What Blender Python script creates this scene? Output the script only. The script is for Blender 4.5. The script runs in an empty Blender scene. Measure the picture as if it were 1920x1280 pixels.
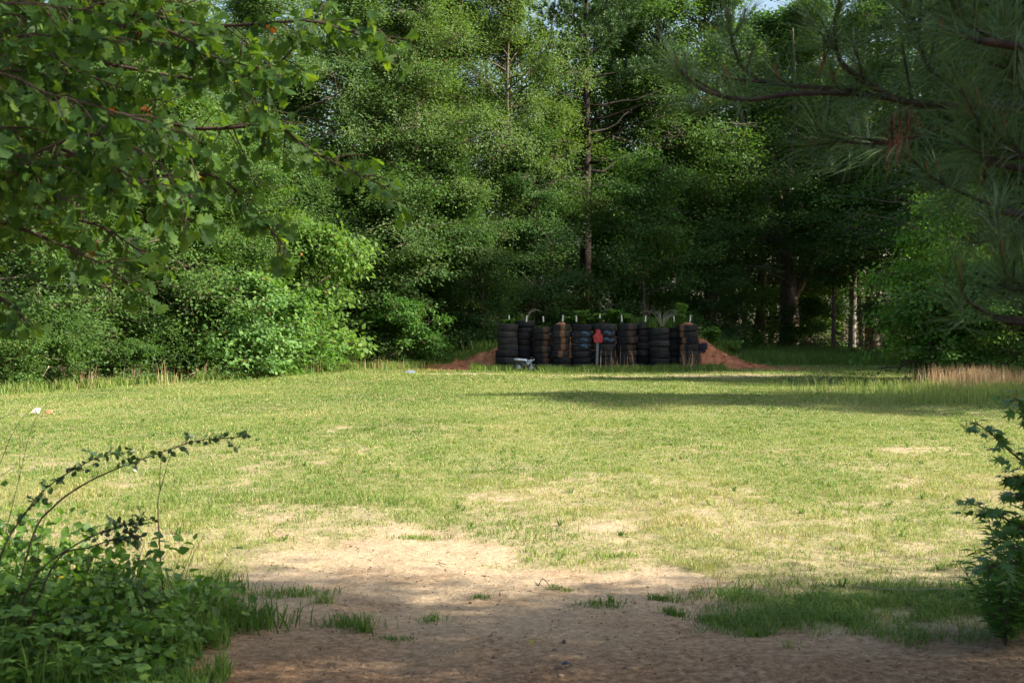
import bpy, math
import numpy as np
R = math.radians
sc = bpy.context.scene
COL = sc.collection

# ------------------------------------------------------------------ camera, sky, sun, exposure
CAMH, PITCH, F = 1.6, R(1.057), 2600.0
cd = bpy.data.cameras.new('camera'); cam = bpy.data.objects.new('camera', cd); COL.objects.link(cam)
cam.location = (0, 0, CAMH); cam.rotation_euler = (R(90) - PITCH, 0, 0)
cd.sensor_width = 36; cd.lens = F / 1920 * 36; cd.clip_end = 3000; cd.clip_start = 0.05
cd.dof.use_dof = True; cd.dof.focus_distance = 28; cd.dof.aperture_fstop = 8
sc.camera = cam
SUN_EL, SUN_BACK = R(35), R(9)          # the sun stands to the right, a little behind the camera
sv = np.array([math.cos(SUN_EL) * math.cos(SUN_BACK), -math.cos(SUN_EL) * math.sin(SUN_BACK), math.sin(SUN_EL)])
w = bpy.data.worlds.new('World'); sc.world = w; w.use_nodes = True
nt = w.node_tree; bg = nt.nodes['Background']
sky = nt.nodes.new('ShaderNodeTexSky'); sky.sky_type = 'NISHITA'; sky.sun_disc = False
sky.sun_elevation = SUN_EL; sky.sun_rotation = math.atan2(sv[0], sv[1])
sky.dust_density = 2.5; sky.air_density = 1.1
nt.links.new(sky.outputs[0], bg.inputs[0]); bg.inputs[1].default_value = 0.095
ld = bpy.data.lights.new('sun', 'SUN'); ld.energy = 5.0; ld.angle = R(0.53); ld.color = (1, 0.93, 0.80)
lo = bpy.data.objects.new('sun', ld); COL.objects.link(lo)
from mathutils import Vector
lo.rotation_euler = Vector(sv).to_track_quat('Z', 'Y').to_euler(); lo.location = (20, -5, 20)
sc.view_settings.view_transform = 'Standard'; sc.view_settings.look = 'None'
sc.view_settings.exposure = 1.36; sc.view_settings.gamma = 1
sc.cycles.max_bounces = 6; sc.cycles.diffuse_bounces = 3; sc.cycles.glossy_bounces = 2
sc.cycles.transmission_bounces = 3; sc.cycles.transparent_max_bounces = 4
sc.cycles.use_denoising = True; sc.cycles.sample_clamp_indirect = 4
sc.cycles.caustics_reflective = False; sc.cycles.caustics_refractive = False

# ------------------------------------------------------------------ helpers
def at(px, py, D):
    u, v = (px - 960) / F, (640 - py) / F
    d = np.array([u, v * math.sin(PITCH) + math.cos(PITCH), v * math.cos(PITCH) - math.sin(PITCH)])
    return np.array([0, 0, CAMH]) + d * (D / d[1])

def tag(o, label=None, cat=None, group=None, kind=None):
    if label: o['label'] = label
    if cat: o['category'] = cat
    if group: o['group'] = group
    if kind: o['kind'] = kind
    return o

def empty(name, loc=(0, 0, 0), rz=0):
    o = bpy.data.objects.new(name, None); COL.objects.link(o)
    o.location = loc; o.rotation_euler = (0, 0, rz); o.empty_display_size = .2
    return o

class MB:
    """collects vertex/face arrays with a float attribute v, links them as one mesh object"""
    def __init__(s): s.V, s.F, s.A, s.n, s.M = [], [], [], 0, []
    def add(s, V, Fc, a=0.5, mi=0):
        V = np.asarray(V, float); a = np.broadcast_to(np.asarray(a, float), (len(V),))
        if isinstance(Fc, np.ndarray): Fc = [Fc]
        for f in Fc:
            f = np.asarray(f)
            s.F.append(f + s.n); s.M.append(np.full(len(f), mi))
        s.V.append(V); s.A.append(a); s.n += len(V)
    def mesh(s, name, mats, smooth=False, extra=None):
        V = np.concatenate(s.V); A = np.concatenate(s.A)
        me = bpy.data.meshes.new(name)
        sizes = np.concatenate([np.full(len(f), f.shape[1]) for f in s.F])
        idx = np.concatenate([f.ravel() for f in s.F])
        me.vertices.add(len(V)); me.vertices.foreach_set('co', V.astype(np.float32).ravel())
        me.loops.add(len(idx)); me.loops.foreach_set('vertex_index', idx.astype(np.int32))
        me.polygons.add(len(sizes))
        st = np.concatenate([[0], np.cumsum(sizes)[:-1]])
        me.polygons.foreach_set('loop_start', st.astype(np.int32))
        me.polygons.foreach_set('loop_total', sizes.astype(np.int32))
        mi = np.concatenate(s.M)
        if mi.any(): me.polygons.foreach_set('material_index', mi.astype(np.int32))
        me.polygons.foreach_set('use_smooth', np.full(len(sizes), smooth))
        at_ = me.attributes.new('v', 'FLOAT', 'POINT'); at_.data.foreach_set('value', A.astype(np.float32))
        for k, arr in (extra or {}).items():
            at_ = me.attributes.new(k, 'FLOAT', 'POINT'); at_.data.foreach_set('value', arr.astype(np.float32))
        if not isinstance(mats, (list, tuple)): mats = [mats]
        for m in mats: me.materials.append(m)
        me.update(calc_edges=True)
        return me
    def build(s, name, mats, parent=None, smooth=False, extra=None):
        return link(name, s.mesh(name, mats, smooth, extra), parent)

def link(name, me, parent=None):
    o = bpy.data.objects.new(name, me); COL.objects.link(o)
    if parent: o.parent = parent
    return o

def copy_tree(o, parent=None):
    c = o.copy(); COL.objects.link(c); c.parent = parent
    for ch in list(o.children): copy_tree(ch, c)
    return c

def nrm(a):
    a = np.asarray(a, float); return a / np.maximum(np.linalg.norm(a, axis=-1, keepdims=True), 1e-9)

def tube(mb, P, rad, sides=6, a=0.5, cap=True, flare=None):
    P = np.asarray(P, float); n = len(P); rad = np.broadcast_to(np.asarray(rad, float), (n,))
    T = np.gradient(P, axis=0); T = nrm(T)
    ref = np.array([0, 0, 1.]) if abs(T[0][2]) < .9 else np.array([1., 0, 0])
    U = nrm(np.cross(T, ref)); W = np.cross(T, U)
    th = np.arange(sides) * 2 * np.pi / sides
    ring = U[:, None, :] * np.cos(th)[None, :, None] + W[:, None, :] * np.sin(th)[None, :, None]
    rr = rad[:, None] * np.ones(sides)[None, :]
    if flare is not None: rr = rr * flare(np.arange(n), th)
    V = (P[:, None, :] + ring * rr[..., None]).reshape(-1, 3)
    i = np.arange(n - 1)[:, None] * sides; j = np.arange(sides)[None, :]; k = (j + 1) % sides
    Fq = np.stack([i + j, i + k, i + sides + k, i + sides + j], -1).reshape(-1, 4)
    fs = [Fq]
    if cap: fs.append(np.array([list(range((n - 1) * sides, n * sides))])); fs.append(np.array([list(range(sides))[::-1]]))
    mb.add(V, fs, a)

def spline(P, n):
    P = np.asarray(P, float); m = len(P)
    t = np.linspace(0, m - 1, n); i = np.clip(t.astype(int), 0, m - 2); f = (t - i)[:, None]
    p0 = P[np.clip(i - 1, 0, m - 1)]; p1 = P[i]; p2 = P[i + 1]; p3 = P[np.clip(i + 2, 0, m - 1)]
    return .5 * (2 * p1 + (p2 - p0) * f + (2 * p0 - 5 * p1 + 4 * p2 - p3) * f ** 2 + (3 * p1 - p0 - 3 * p2 + p3) * f ** 3)

def _h(ix, iy, s):
    n = (ix.astype(np.int64) * 374761393 + iy.astype(np.int64) * 668265263 + s * 974634777) & 0x7fffffff
    n = ((n ^ (n >> 13)) * 1274126177) & 0x7fffffff
    return ((n ^ (n >> 16)) & 0xffffff) / 0xffffff
def vnoise(x, y, s=0):
    ix, iy = np.floor(x), np.floor(y); fx, fy = x - ix, y - iy
    fx = fx * fx * (3 - 2 * fx); fy = fy * fy * (3 - 2 * fy)
    a, b, c, d = _h(ix, iy, s), _h(ix + 1, iy, s), _h(ix, iy + 1, s), _h(ix + 1, iy + 1, s)
    return (a * (1 - fx) + b * fx) * (1 - fy) + (c * (1 - fx) + d * fx) * fy
def fbm(x, y, s=0, o=4):
    r = 0; amp = .5; tot = 0
    for k in range(o):
        r = r + amp * vnoise(x * 2 ** k + 17.3 * k, y * 2 ** k - 9.1 * k, s + k); tot += amp; amp *= .55
    return r / tot
def sst(a, b, x):
    t = np.clip((x - a) / (b - a), 0, 1); return t * t * (3 - 2 * t)

# leaf templates: (u along the leaf, v across, w up), triangles
TL_SIMPLE = (np.array([[0, 0, 0], [.5, -.30, .07], [1, 0, -.04], [.5, .30, .07]]), np.array([[0, 1, 2], [0, 2, 3]]))
TL_NARROW = (np.array([[0, 0, 0], [.45, -.13, .03], [1, 0, -.1], [.45, .13, .03]]), np.array([[0, 1, 2], [0, 2, 3]]))
def _fanleaf(half, fold=.12, droop=.18):
    # half: outline (u,v) from base to tip on one side, mirrored
    c = [(u, 0) for u, v in half]
    n = len(half)
    V = [[u, 0, -droop * u * u] for u, v in half] + [[u, v, fold * v - droop * u * u] for u, v in half] + [[u, -v, fold * v - droop * u * u] for u, v in half]
    Fc = []
    for i in range(n - 1):
        Fc += [[i, n + i, n + i + 1], [i, n + i + 1, i + 1], [i, 2 * n + i + 1, 2 * n + i], [i, i + 1, 2 * n + i + 1]]
    return np.array(V, float), np.array(Fc)
TL_OAK = _fanleaf([(0, .012), (.12, .02), (.32, .13), (.45, .14), (.58, .34), (.66, .33), (.72, .20), (.82, .30), (.88, .28), (.93, .10), (1, .0)])
TL_OVAL = _fanleaf([(0, .0), (.1, .03), (.3, .24), (.55, .32), (.8, .22), (1, .0)])
TL_BRAM = _fanleaf([(0, .0), (.1, .10), (.3, .34), (.42, .36), (.65, .26), (.85, .12), (1, .0)], .15)
def _star():
    V = [[.35, 0, 0]]; angs = []
    for k in range(5):
        a = (-2 + k) * R(52); angs.append((a, .66 if k == 2 else (.6 if k in (1, 3) else .45)))
        if k < 4: angs.append((a + R(26), .2))
    pts = [[0, 0, 0]] + [[.35 + r * math.cos(a), r * math.sin(a), -.15 * r] for a, r in angs]
    V += pts; n = len(pts)
    return np.array(V, float), np.array([[0, 1 + i, 1 + (i + 1) % n] for i in range(n)])
TL_STAR = _star()

def leaves(mb, P, A, N, size, tmpl, val, mi=0):
    TV, TF = tmpl; n = len(P)
    A = nrm(A); B = nrm(np.cross(N, A)); W = np.cross(A, B)
    size = np.broadcast_to(size, (n,))[:, None, None]
    V = P[:, None, :] + size * (A[:, None] * TV[None, :, 0:1] + B[:, None] * TV[None, :, 1:2] + W[:, None] * TV[None, :, 2:3])
    m = len(TV)
    Fc = (np.arange(n)[:, None, None] * m + TF[None]).reshape(-1, TF.shape[1])
    mb.add(V.reshape(-1, 3), Fc, np.repeat(np.broadcast_to(val, (n,)), m), mi)

# ------------------------------------------------------------------ materials
def newmat(name):
    m = bpy.data.materials.new(name); m.use_nodes = True
    n = m.node_tree.nodes; l = m.node_tree.links
    return m, n, l, n['Principled BSDF'], n['Material Output']
def ramp(n, l, src, stops):
    r = n.new('ShaderNodeValToRGB'); cr = r.color_ramp
    while len(cr.elements) < len(stops): cr.elements.new(.5)
    for e, (p, c) in zip(cr.elements, stops): e.position = p; e.color = (*c, 1)
    l.new(src, r.inputs[0]); return r.outputs[0]
def attr(n, name):
    a = n.new('ShaderNodeAttribute'); a.attribute_name = name; return a.outputs['Fac']
def mixc(n, l, f, a, b, mode='MIX'):
    m = n.new('ShaderNodeMix'); m.data_type = 'RGBA'; m.blend_type = mode
    for s, x in ((m.inputs[0], f), (m.inputs[6], a), (m.inputs[7], b)):
        if isinstance(x, (int, float)): s.default_value = x
        elif isinstance(x, tuple): s.default_value = (*x, 1)
        else: l.new(x, s)
    return m.outputs[2]
def noise(n, l, scale, detail=4, rough=.55, coord='Object', dist=0):
    t = n.new('ShaderNodeTexCoord'); x = n.new('ShaderNodeTexNoise')
    x.inputs['Scale'].default_value = scale; x.inputs['Detail'].default_value = detail
    x.inputs['Roughness'].default_value = rough; x.inputs['Distortion'].default_value = dist
    l.new(t.outputs[coord], x.inputs['Vector']); return x.outputs['Fac']
def bump(n, l, h, strength, dist, bs):
    b = n.new('ShaderNodeBump'); b.inputs['Strength'].default_value = strength; b.inputs['Distance'].default_value = dist
    l.new(h, b.inputs['Height']); l.new(b.outputs[0], bs.inputs['Normal'])

def leafmat(name, stops, trans=.35, rough=.5, tcol=(1.25, 1.3, .45), spec=.4):
    m, n, l, bs, out = newmat(name)
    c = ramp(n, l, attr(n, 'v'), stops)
    oi = n.new('ShaderNodeObjectInfo'); c = mixc(n, l, 1.0, c, oi.outputs['Color'], 'MULTIPLY')
    l.new(c, bs.inputs['Base Color']); bs.inputs['Roughness'].default_value = rough
    bs.inputs['Specular IOR Level'].default_value = spec
    tr = n.new('ShaderNodeBsdfTranslucent'); l.new(mixc(n, l, 1.0, c, tcol, 'MULTIPLY'), tr.inputs[0])
    mx = n.new('ShaderNodeMixShader'); mx.inputs[0].default_value = trans
    l.new(bs.outputs[0], mx.inputs[1]); l.new(tr.outputs[0], mx.inputs[2]); l.new(mx.outputs[0], out.inputs[0])
    return m
M = {}
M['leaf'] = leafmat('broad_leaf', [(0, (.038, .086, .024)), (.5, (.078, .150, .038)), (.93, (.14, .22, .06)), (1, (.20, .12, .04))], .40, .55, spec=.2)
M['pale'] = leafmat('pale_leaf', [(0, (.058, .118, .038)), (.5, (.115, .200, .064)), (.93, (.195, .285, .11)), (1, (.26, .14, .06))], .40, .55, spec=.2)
M['oak'] = leafmat('oak_leaf', [(0, (.04, .095, .026)), (.6, (.085, .175, .036)), (.97, (.16, .27, .05)), (1, (.34, .12, .03))], .50, .55, (1.7, 1.5, .35), .25)
M['vine'] = leafmat('undergrowth_leaf', [(0, (.06, .13, .03)), (.6, (.14, .26, .05)), (1, (.28, .44, .09))], .45, .5)
M['privet'] = leafmat('privet_leaf', [(0, (.035, .075, .025)), (.6, (.07, .13, .04)), (1, (.09, .13, .05))], .25, .35)
M['gum'] = leafmat('gum_leaf', [(0, (.06, .14, .035)), (.6, (.11, .23, .05)), (1, (.19, .34, .07))], .38, .42)
M['needle'] = leafmat('pine_needle', [(0, (.034, .075, .022)), (.6, (.062, .13, .036)), (.96, (.10, .17, .05)), (1, (.12, .07, .03))], .15, .45, (1.2, 1.2, .5))
M['deadneedle'] = leafmat('dead_needle', [(0, (.13, .045, .02)), (1, (.26, .10, .045))], .2, .6, (1.1, 1, .8))
M['grass'] = leafmat('grass_blade', [(0, (.085, .17, .03)), (.35, (.17, .27, .05)), (.62, (.28, .34, .09)), (.85, (.44, .38, .17)), (1, (.55, .44, .25))], .35, .5, (1.1, 1.15, .7), .3)
M['straw'] = leafmat('dry_grass', [(0, (.26, .16, .085)), (.5, (.42, .29, .16)), (1, (.58, .45, .28))], .25, .6, (1.1, 1, .8), .2)
M['candle'] = leafmat('pine_shoot', [(0, (.16, .06, .03)), (1, (.30, .13, .07))], .05, .6, (1, 1, 1), .2)
M['petal'] = leafmat('yellow_petal', [(0, (.80, .50, .02)), (1, (.9, .62, .04))], .2, .6, (1, 1, 1), .2)

def barkmat(name, c1, c2, sc_=9):
    m, n, l, bs, out = newmat(name)
    t = n.new('ShaderNodeTexCoord'); mp = n.new('ShaderNodeMapping'); mp.inputs['Scale'].default_value = (sc_, sc_, sc_ * .22)
    l.new(t.outputs['Object'], mp.inputs[0])
    x = n.new('ShaderNodeTexNoise'); x.inputs['Scale'].default_value = 2.2; x.inputs['Detail'].default_value = 6; x.inputs['Roughness'].default_value = .7
    l.new(mp.outputs[0], x.inputs['Vector'])
    l.new(ramp(n, l, x.outputs['Fac'], [(.35, c1), (.62, c2)]), bs.inputs['Base Color'])
    bs.inputs['Roughness'].default_value = .9; bs.inputs['Specular IOR Level'].default_value = .15
    bump(n, l, x.outputs['Fac'], .8, .03, bs); return m
M['bark'] = barkmat('grey_bark', (.07, .055, .04), (.22, .18, .14))
M['pinebark'] = barkmat('pine_bark', (.02, .017, .015), (.06, .045, .037), 6)
M['palebark'] = barkmat('pale_grey_bark', (.17, .15, .12), (.38, .34, .28))
M['twig'] = barkmat('brown_twig', (.06, .04, .03), (.16, .11, .08), 30)
M['paletwig'] = barkmat('bleached_twig', (.26, .22, .17), (.48, .42, .35), 20)

def simplemat(name, col, rough=.7, spec=.3, metal=0, var=.25, scale=12, bmp=0):
    m, n, l, bs, out = newmat(name)
    f = noise(n, l, scale)
    lo_, hi_ = tuple(c * (1 - var) for c in col), tuple(min(1, c * (1 + var)) for c in col)
    l.new(ramp(n, l, f, [(.3, lo_), (.7, hi_)]), bs.inputs['Base Color'])
    bs.inputs['Roughness'].default_value = rough; bs.inputs['Specular IOR Level'].default_value = spec; bs.inputs['Metallic'].default_value = metal
    if bmp: bump(n, l, f, .6, bmp, bs)
    return m
M['white'] = simplemat('weathered_white_paint', (.72, .70, .64), .6, .3, 0, .15, 25)
M['steel'] = simplemat('grey_galvanised_steel', (.17, .19, .22), .5, .5, .4, .2, 18)
M['rust'] = simplemat('dark_stained_wood', (.05, .04, .03), .8)
M['stone'] = simplemat('brown_stone', (.16, .10, .075), .85, .2, 0, .4, 25, .01)
M['palestone'] = simplemat('tan_stone', (.50, .34, .22), .85, .2, 0, .3, 25, .01)
M['darkplastic'] = simplemat('dark_blue_plastic', (.02, .025, .06), .4, .5)
M['clay'] = simplemat('orange_clay', (.42, .17, .085), .95, .1, 0, .35, 7, .02)
M['cardboard'] = simplemat('pale_cardboard', (.66, .52, .40), .85, .1, 0, .15, 14)
M['brownscrap'] = simplemat('brown_cardboard', (.36, .21, .10), .85, .1, 0, .3, 14)
M['bluegrey'] = simplemat('blue_grey_plastic', (.20, .24, .30), .5, .4, 0, .3, 8)
M['engine'] = simplemat('greasy_grey_metal', (.085, .075, .07), .5, .5, .3, .4, 20)
M['bikewhite'] = simplemat('scuffed_white_plastic', (.62, .65, .76), .4, .5, 0, .15, 20)
M['bikeblue'] = simplemat('blue_plastic', (.05, .07, .26), .4, .5, 0, .3, 20)

# bullet-pocked red paint
m, n, l, bs, out = newmat('pocked_red_paint')
tc = n.new('ShaderNodeTexCoord'); vo = n.new('ShaderNodeTexVoronoi'); vo.inputs['Scale'].default_value = 24
l.new(tc.outputs['Object'], vo.inputs['Vector'])
pk = ramp(n, l, vo.outputs['Distance'], [(.2, (1, 1, 1)), (.3, (0, 0, 0))])
l.new(mixc(n, l, pk, (.40, .012, .022), (.40, .27, .27)), bs.inputs['Base Color']); bs.inputs['Roughness'].default_value = .5
M['red'] = m

# tyre rubber: v = clay stain, p = paint
m, n, l, bs, out = newmat('tyre_rubber')
oi = n.new('ShaderNodeObjectInfo')
f = noise(n, l, 5, 5, .65); f2 = noise(n, l, 28, 3)
base = ramp(n, l, f, [(.3, (.016, .019, .024)), (.55, (.030, .032, .037)), (.75, (.075, .062, .045))])
base = mixc(n, l, 1.0, base, oi.outputs['Color'], 'MULTIPLY')
mm = n.new('ShaderNodeMath'); mm.operation = 'MULTIPLY'; l.new(attr(n, 'v'), mm.inputs[0])
l.new(ramp(n, l, f2, [(.3, (.35, .35, .35)), (.6, (1, 1, 1))]), mm.inputs[1])
base = mixc(n, l, mm.outputs[0], base, (.40, .19, .08))
mm2 = n.new('ShaderNodeMath'); mm2.operation = 'MULTIPLY'; l.new(attr(n, 'p'), mm2.inputs[0])
l.new(ramp(n, l, noise(n, l, 9, 2), [(.52, (0, 0, 0)), (.60, (1, 1, 1))]), mm2.inputs[1])
base = mixc(n, l, mm2.outputs[0], base, (.05, .11, .19))
l.new(base, bs.inputs['Base Color']); bs.inputs['Roughness'].default_value = .85; bs.inputs['Specular IOR Level'].default_value = .2
bump(n, l, f2, .5, .01, bs)
M['tyre'] = m

# ground: attributes bare, forest, clay
m, n, l, bs, out = newmat('ground_soil_and_grass')
n1 = noise(n, l, 1.6, 6, .6); n2 = noise(n, l, 22, 6, .7); n3 = noise(n, l, 120, 3, .6); n4 = noise(n, l, .35, 4)
sand = ramp(n, l, n2, [(.25, (.36, .25, .145)), (.5, (.51, .385, .245)), (.75, (.65, .53, .37))])
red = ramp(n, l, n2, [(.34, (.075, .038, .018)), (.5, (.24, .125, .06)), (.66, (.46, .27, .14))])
soil = mixc(n, l, ramp(n, l, n1, [(.48, (0, 0, 0)), (.78, (.7, .7, .7))]), sand, red)
soil = mixc(n, l, attr(n, 'near'), soil, red)  # near ground: redder soil with debris, darkened further to deepen the foreground shade
speck = ramp(n, l, n3, [(.30, (.45, .42, .38)), (.42, (1, 1, 1))])
soil = mixc(n, l, .8, soil, speck, 'MULTIPLY')
turf = ramp(n, l, n2, [(.3, (.13, .155, .04)), (.5, (.21, .235, .075)), (.72, (.36, .31, .14))])
turf = mixc(n, l, ramp(n, l, n4, [(.4, (0, 0, 0)), (.7, (.5, .5, .5))]), turf, (.30, .24, .12))
c = mixc(n, l, attr(n, 'v'), mixc(n, l, attr(n, 'thin'), turf, sand), soil)
c = mixc(n, l, attr(n, 'clay'), c, ramp(n, l, n2, [(.3, (.30, .12, .065)), (.7, (.50, .24, .13))]))
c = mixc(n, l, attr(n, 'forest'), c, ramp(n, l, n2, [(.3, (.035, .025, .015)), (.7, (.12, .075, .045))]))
l.new(c, bs.inputs['Base Color']); bs.inputs['Roughness'].default_value = .95; bs.inputs['Specular IOR Level'].default_value = .1
hh = n.new('ShaderNodeMath'); hh.operation = 'MULTIPLY_ADD'; l.new(n3, hh.inputs[0]); hh.inputs[1].default_value = .35; l.new(n2, hh.inputs[2])
bump(n, l, hh.outputs[0], .9, .03, bs)
M['ground'] = m

# ------------------------------------------------------------------ ground fields
def f_bare(x, y):
    nz = fbm(x * .9, y * .55, 3, 5); n2_ = fbm(x * 3.1, y * 2.2, 11, 3)
    lat = sst(-1.9, -1.35, x) * (1 - sst(1.15, 1.75, x))
    near = (1 - sst(8.1, 8.9, y)) * (lat * .95 + sst(1.1, 1.8, x) * (1 - sst(6.75, 7.2, y)) * .85)
    mid = sst(7.9, 8.6, y) * (1 - sst(10.2, 11.4, y)) * (.60 * sst(-2.4, -1.3, x) * (1 - sst(.7, 1.5, x)) + .16 * sst(.9, 1.7, x) + .10 * (1 - sst(-2.6, -1.3, x)))
    far = sst(10.2, 11.4, y) * (.16 * (1 - sst(11, 14, y)) * sst(-4, -1, x) + .12 * (1 - sst(18, 26, y)))
    s = near + mid + far + 1.25 * (nz - .5) + .6 * (n2_ - .5)
    b = sst(.36, .74, s + .30 * (fbm(x * 8, y * 6, 14, 3) - .5))
    # sandy strip in front of the tyre wall, worn patch
    d = np.exp(-((y - 37.2 - .25 * np.sin(x)) / .55) ** 2) * sst(-3.2, -2, x) * (1 - sst(2.4, 3.4, x))
    d2 = np.exp(-((y - 36.3) / 1.0) ** 2) * sst(0, 2, x) * (1 - sst(6, 9, x)) * .75
    b = np.maximum(b, np.maximum(d, d2) * sst(.3, .55, fbm(x * 2, y * 2, 8, 3) + .12))
    return np.clip(b, 0, 1)
def f_thin(x, y):
    n = .65 * fbm(x * 1.6 + 9, y * .9, 66, 5) + .35 * fbm(x * 6, y * 4, 67, 3)
    return sst(.42, .66, n + .12 * (1 - sst(8.6, 12.5, y)) - .07 * sst(12, 20, y)) * (.52 - .34 * sst(12, 20, y))
EDGE = np.array([(-60, 12), (-22, 18), (-13.5, 25), (-10.9, 28.4), (-8.6, 33.0), (-7.0, 35.5), (-5.9, 39.5), (-3.6, 41.6), (-1.5, 43.0), (6.5, 44.0), (8.5, 52), (11, 58), (14, 56), (15, 44), (12.2, 35), (11.5, 31), (13, 26), (26, 18), (60, 12)])
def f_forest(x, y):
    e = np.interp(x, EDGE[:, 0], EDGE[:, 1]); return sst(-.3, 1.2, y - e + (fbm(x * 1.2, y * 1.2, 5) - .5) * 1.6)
def f_clay(x, y):
    a = np.exp(-((x - 7.6 - (y - 40) * .1) / 1.5) ** 2) * np.exp(-((y - 41.5 - (7.6 - x) * .4) / 1.8) ** 2)
    b = np.exp(-((x + 1.5) / 1.3) ** 2 - ((y - 40.4) / .9) ** 2)
    return np.clip(1.5 * np.maximum(a, b) * sst(.35, .6, fbm(x * 1.3, y * 1.3, 21) + .1), 0, 1)
def f_z(x, y):
    z = (fbm(x * .12, y * .12, 40, 3) - .5) * .22 * sst(6, 20, np.abs(y) + np.abs(x))
    nearw = 1 - sst(14, 24, y)
    z = z + nearw * ((fbm(x * 1.7, y * 1.7, 41, 4) - .5) * .05 + (fbm(x * 9, y * 9, 45, 3) - .5) * .022 + (fbm(x * 21, y * 21, 49, 2) - .5) * .012)
    # two faint wheel ruts and a patch of tread print
    z = z - nearw * .012 * (np.exp(-((x + .55 - .06 * np.sin(y)) / .16) ** 2) + np.exp(-((x - .95) / .16) ** 2))
    tr = sst(.62, .72, x) * (1 - sst(1.0, 1.08, x)) * sst(9.0, 9.2, y) * (1 - sst(9.9, 10.2, y))
    z = z + tr * .008 * np.sign(np.sin((y + .5 * np.abs(x - .86)) * 2 * np.pi / .085))
    return z
xs = np.concatenate([-np.geomspace(400, 15, 26), np.arange(-14.4, -3.6, .2), np.arange(-3.6, 3.6, .045), np.arange(3.6, 14.5, .2), np.geomspace(15, 400, 26)])
ys = np.concatenate([-np.geomspace(300, 3, 20), np.arange(-2, 4.5, .4), np.arange(4.6, 13, .05), np.arange(13, 24, .12), np.arange(24, 64, .3), np.geomspace(65, 900, 26)])
GX, GY = np.meshgrid(xs, ys); GZ = f_z(GX, GY)
V = np.stack([GX, GY, GZ], -1).reshape(-1, 3); nx, ny = len(xs), len(ys)
i = np.arange(ny - 1)[:, None] * nx; j = np.arange(nx - 1)[None]
Fq = np.stack([i + j, i + j + 1, i + nx + j + 1, i + nx + j], -1).reshape(-1, 4)
g = MB(); gb = f_bare(GX, GY).ravel(); g.add(V, Fq, gb)
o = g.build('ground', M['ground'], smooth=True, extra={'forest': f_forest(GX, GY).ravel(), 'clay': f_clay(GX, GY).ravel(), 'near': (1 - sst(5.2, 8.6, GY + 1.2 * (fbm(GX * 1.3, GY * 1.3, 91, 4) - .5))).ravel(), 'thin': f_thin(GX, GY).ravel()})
tag(o, kind='structure')

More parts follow.
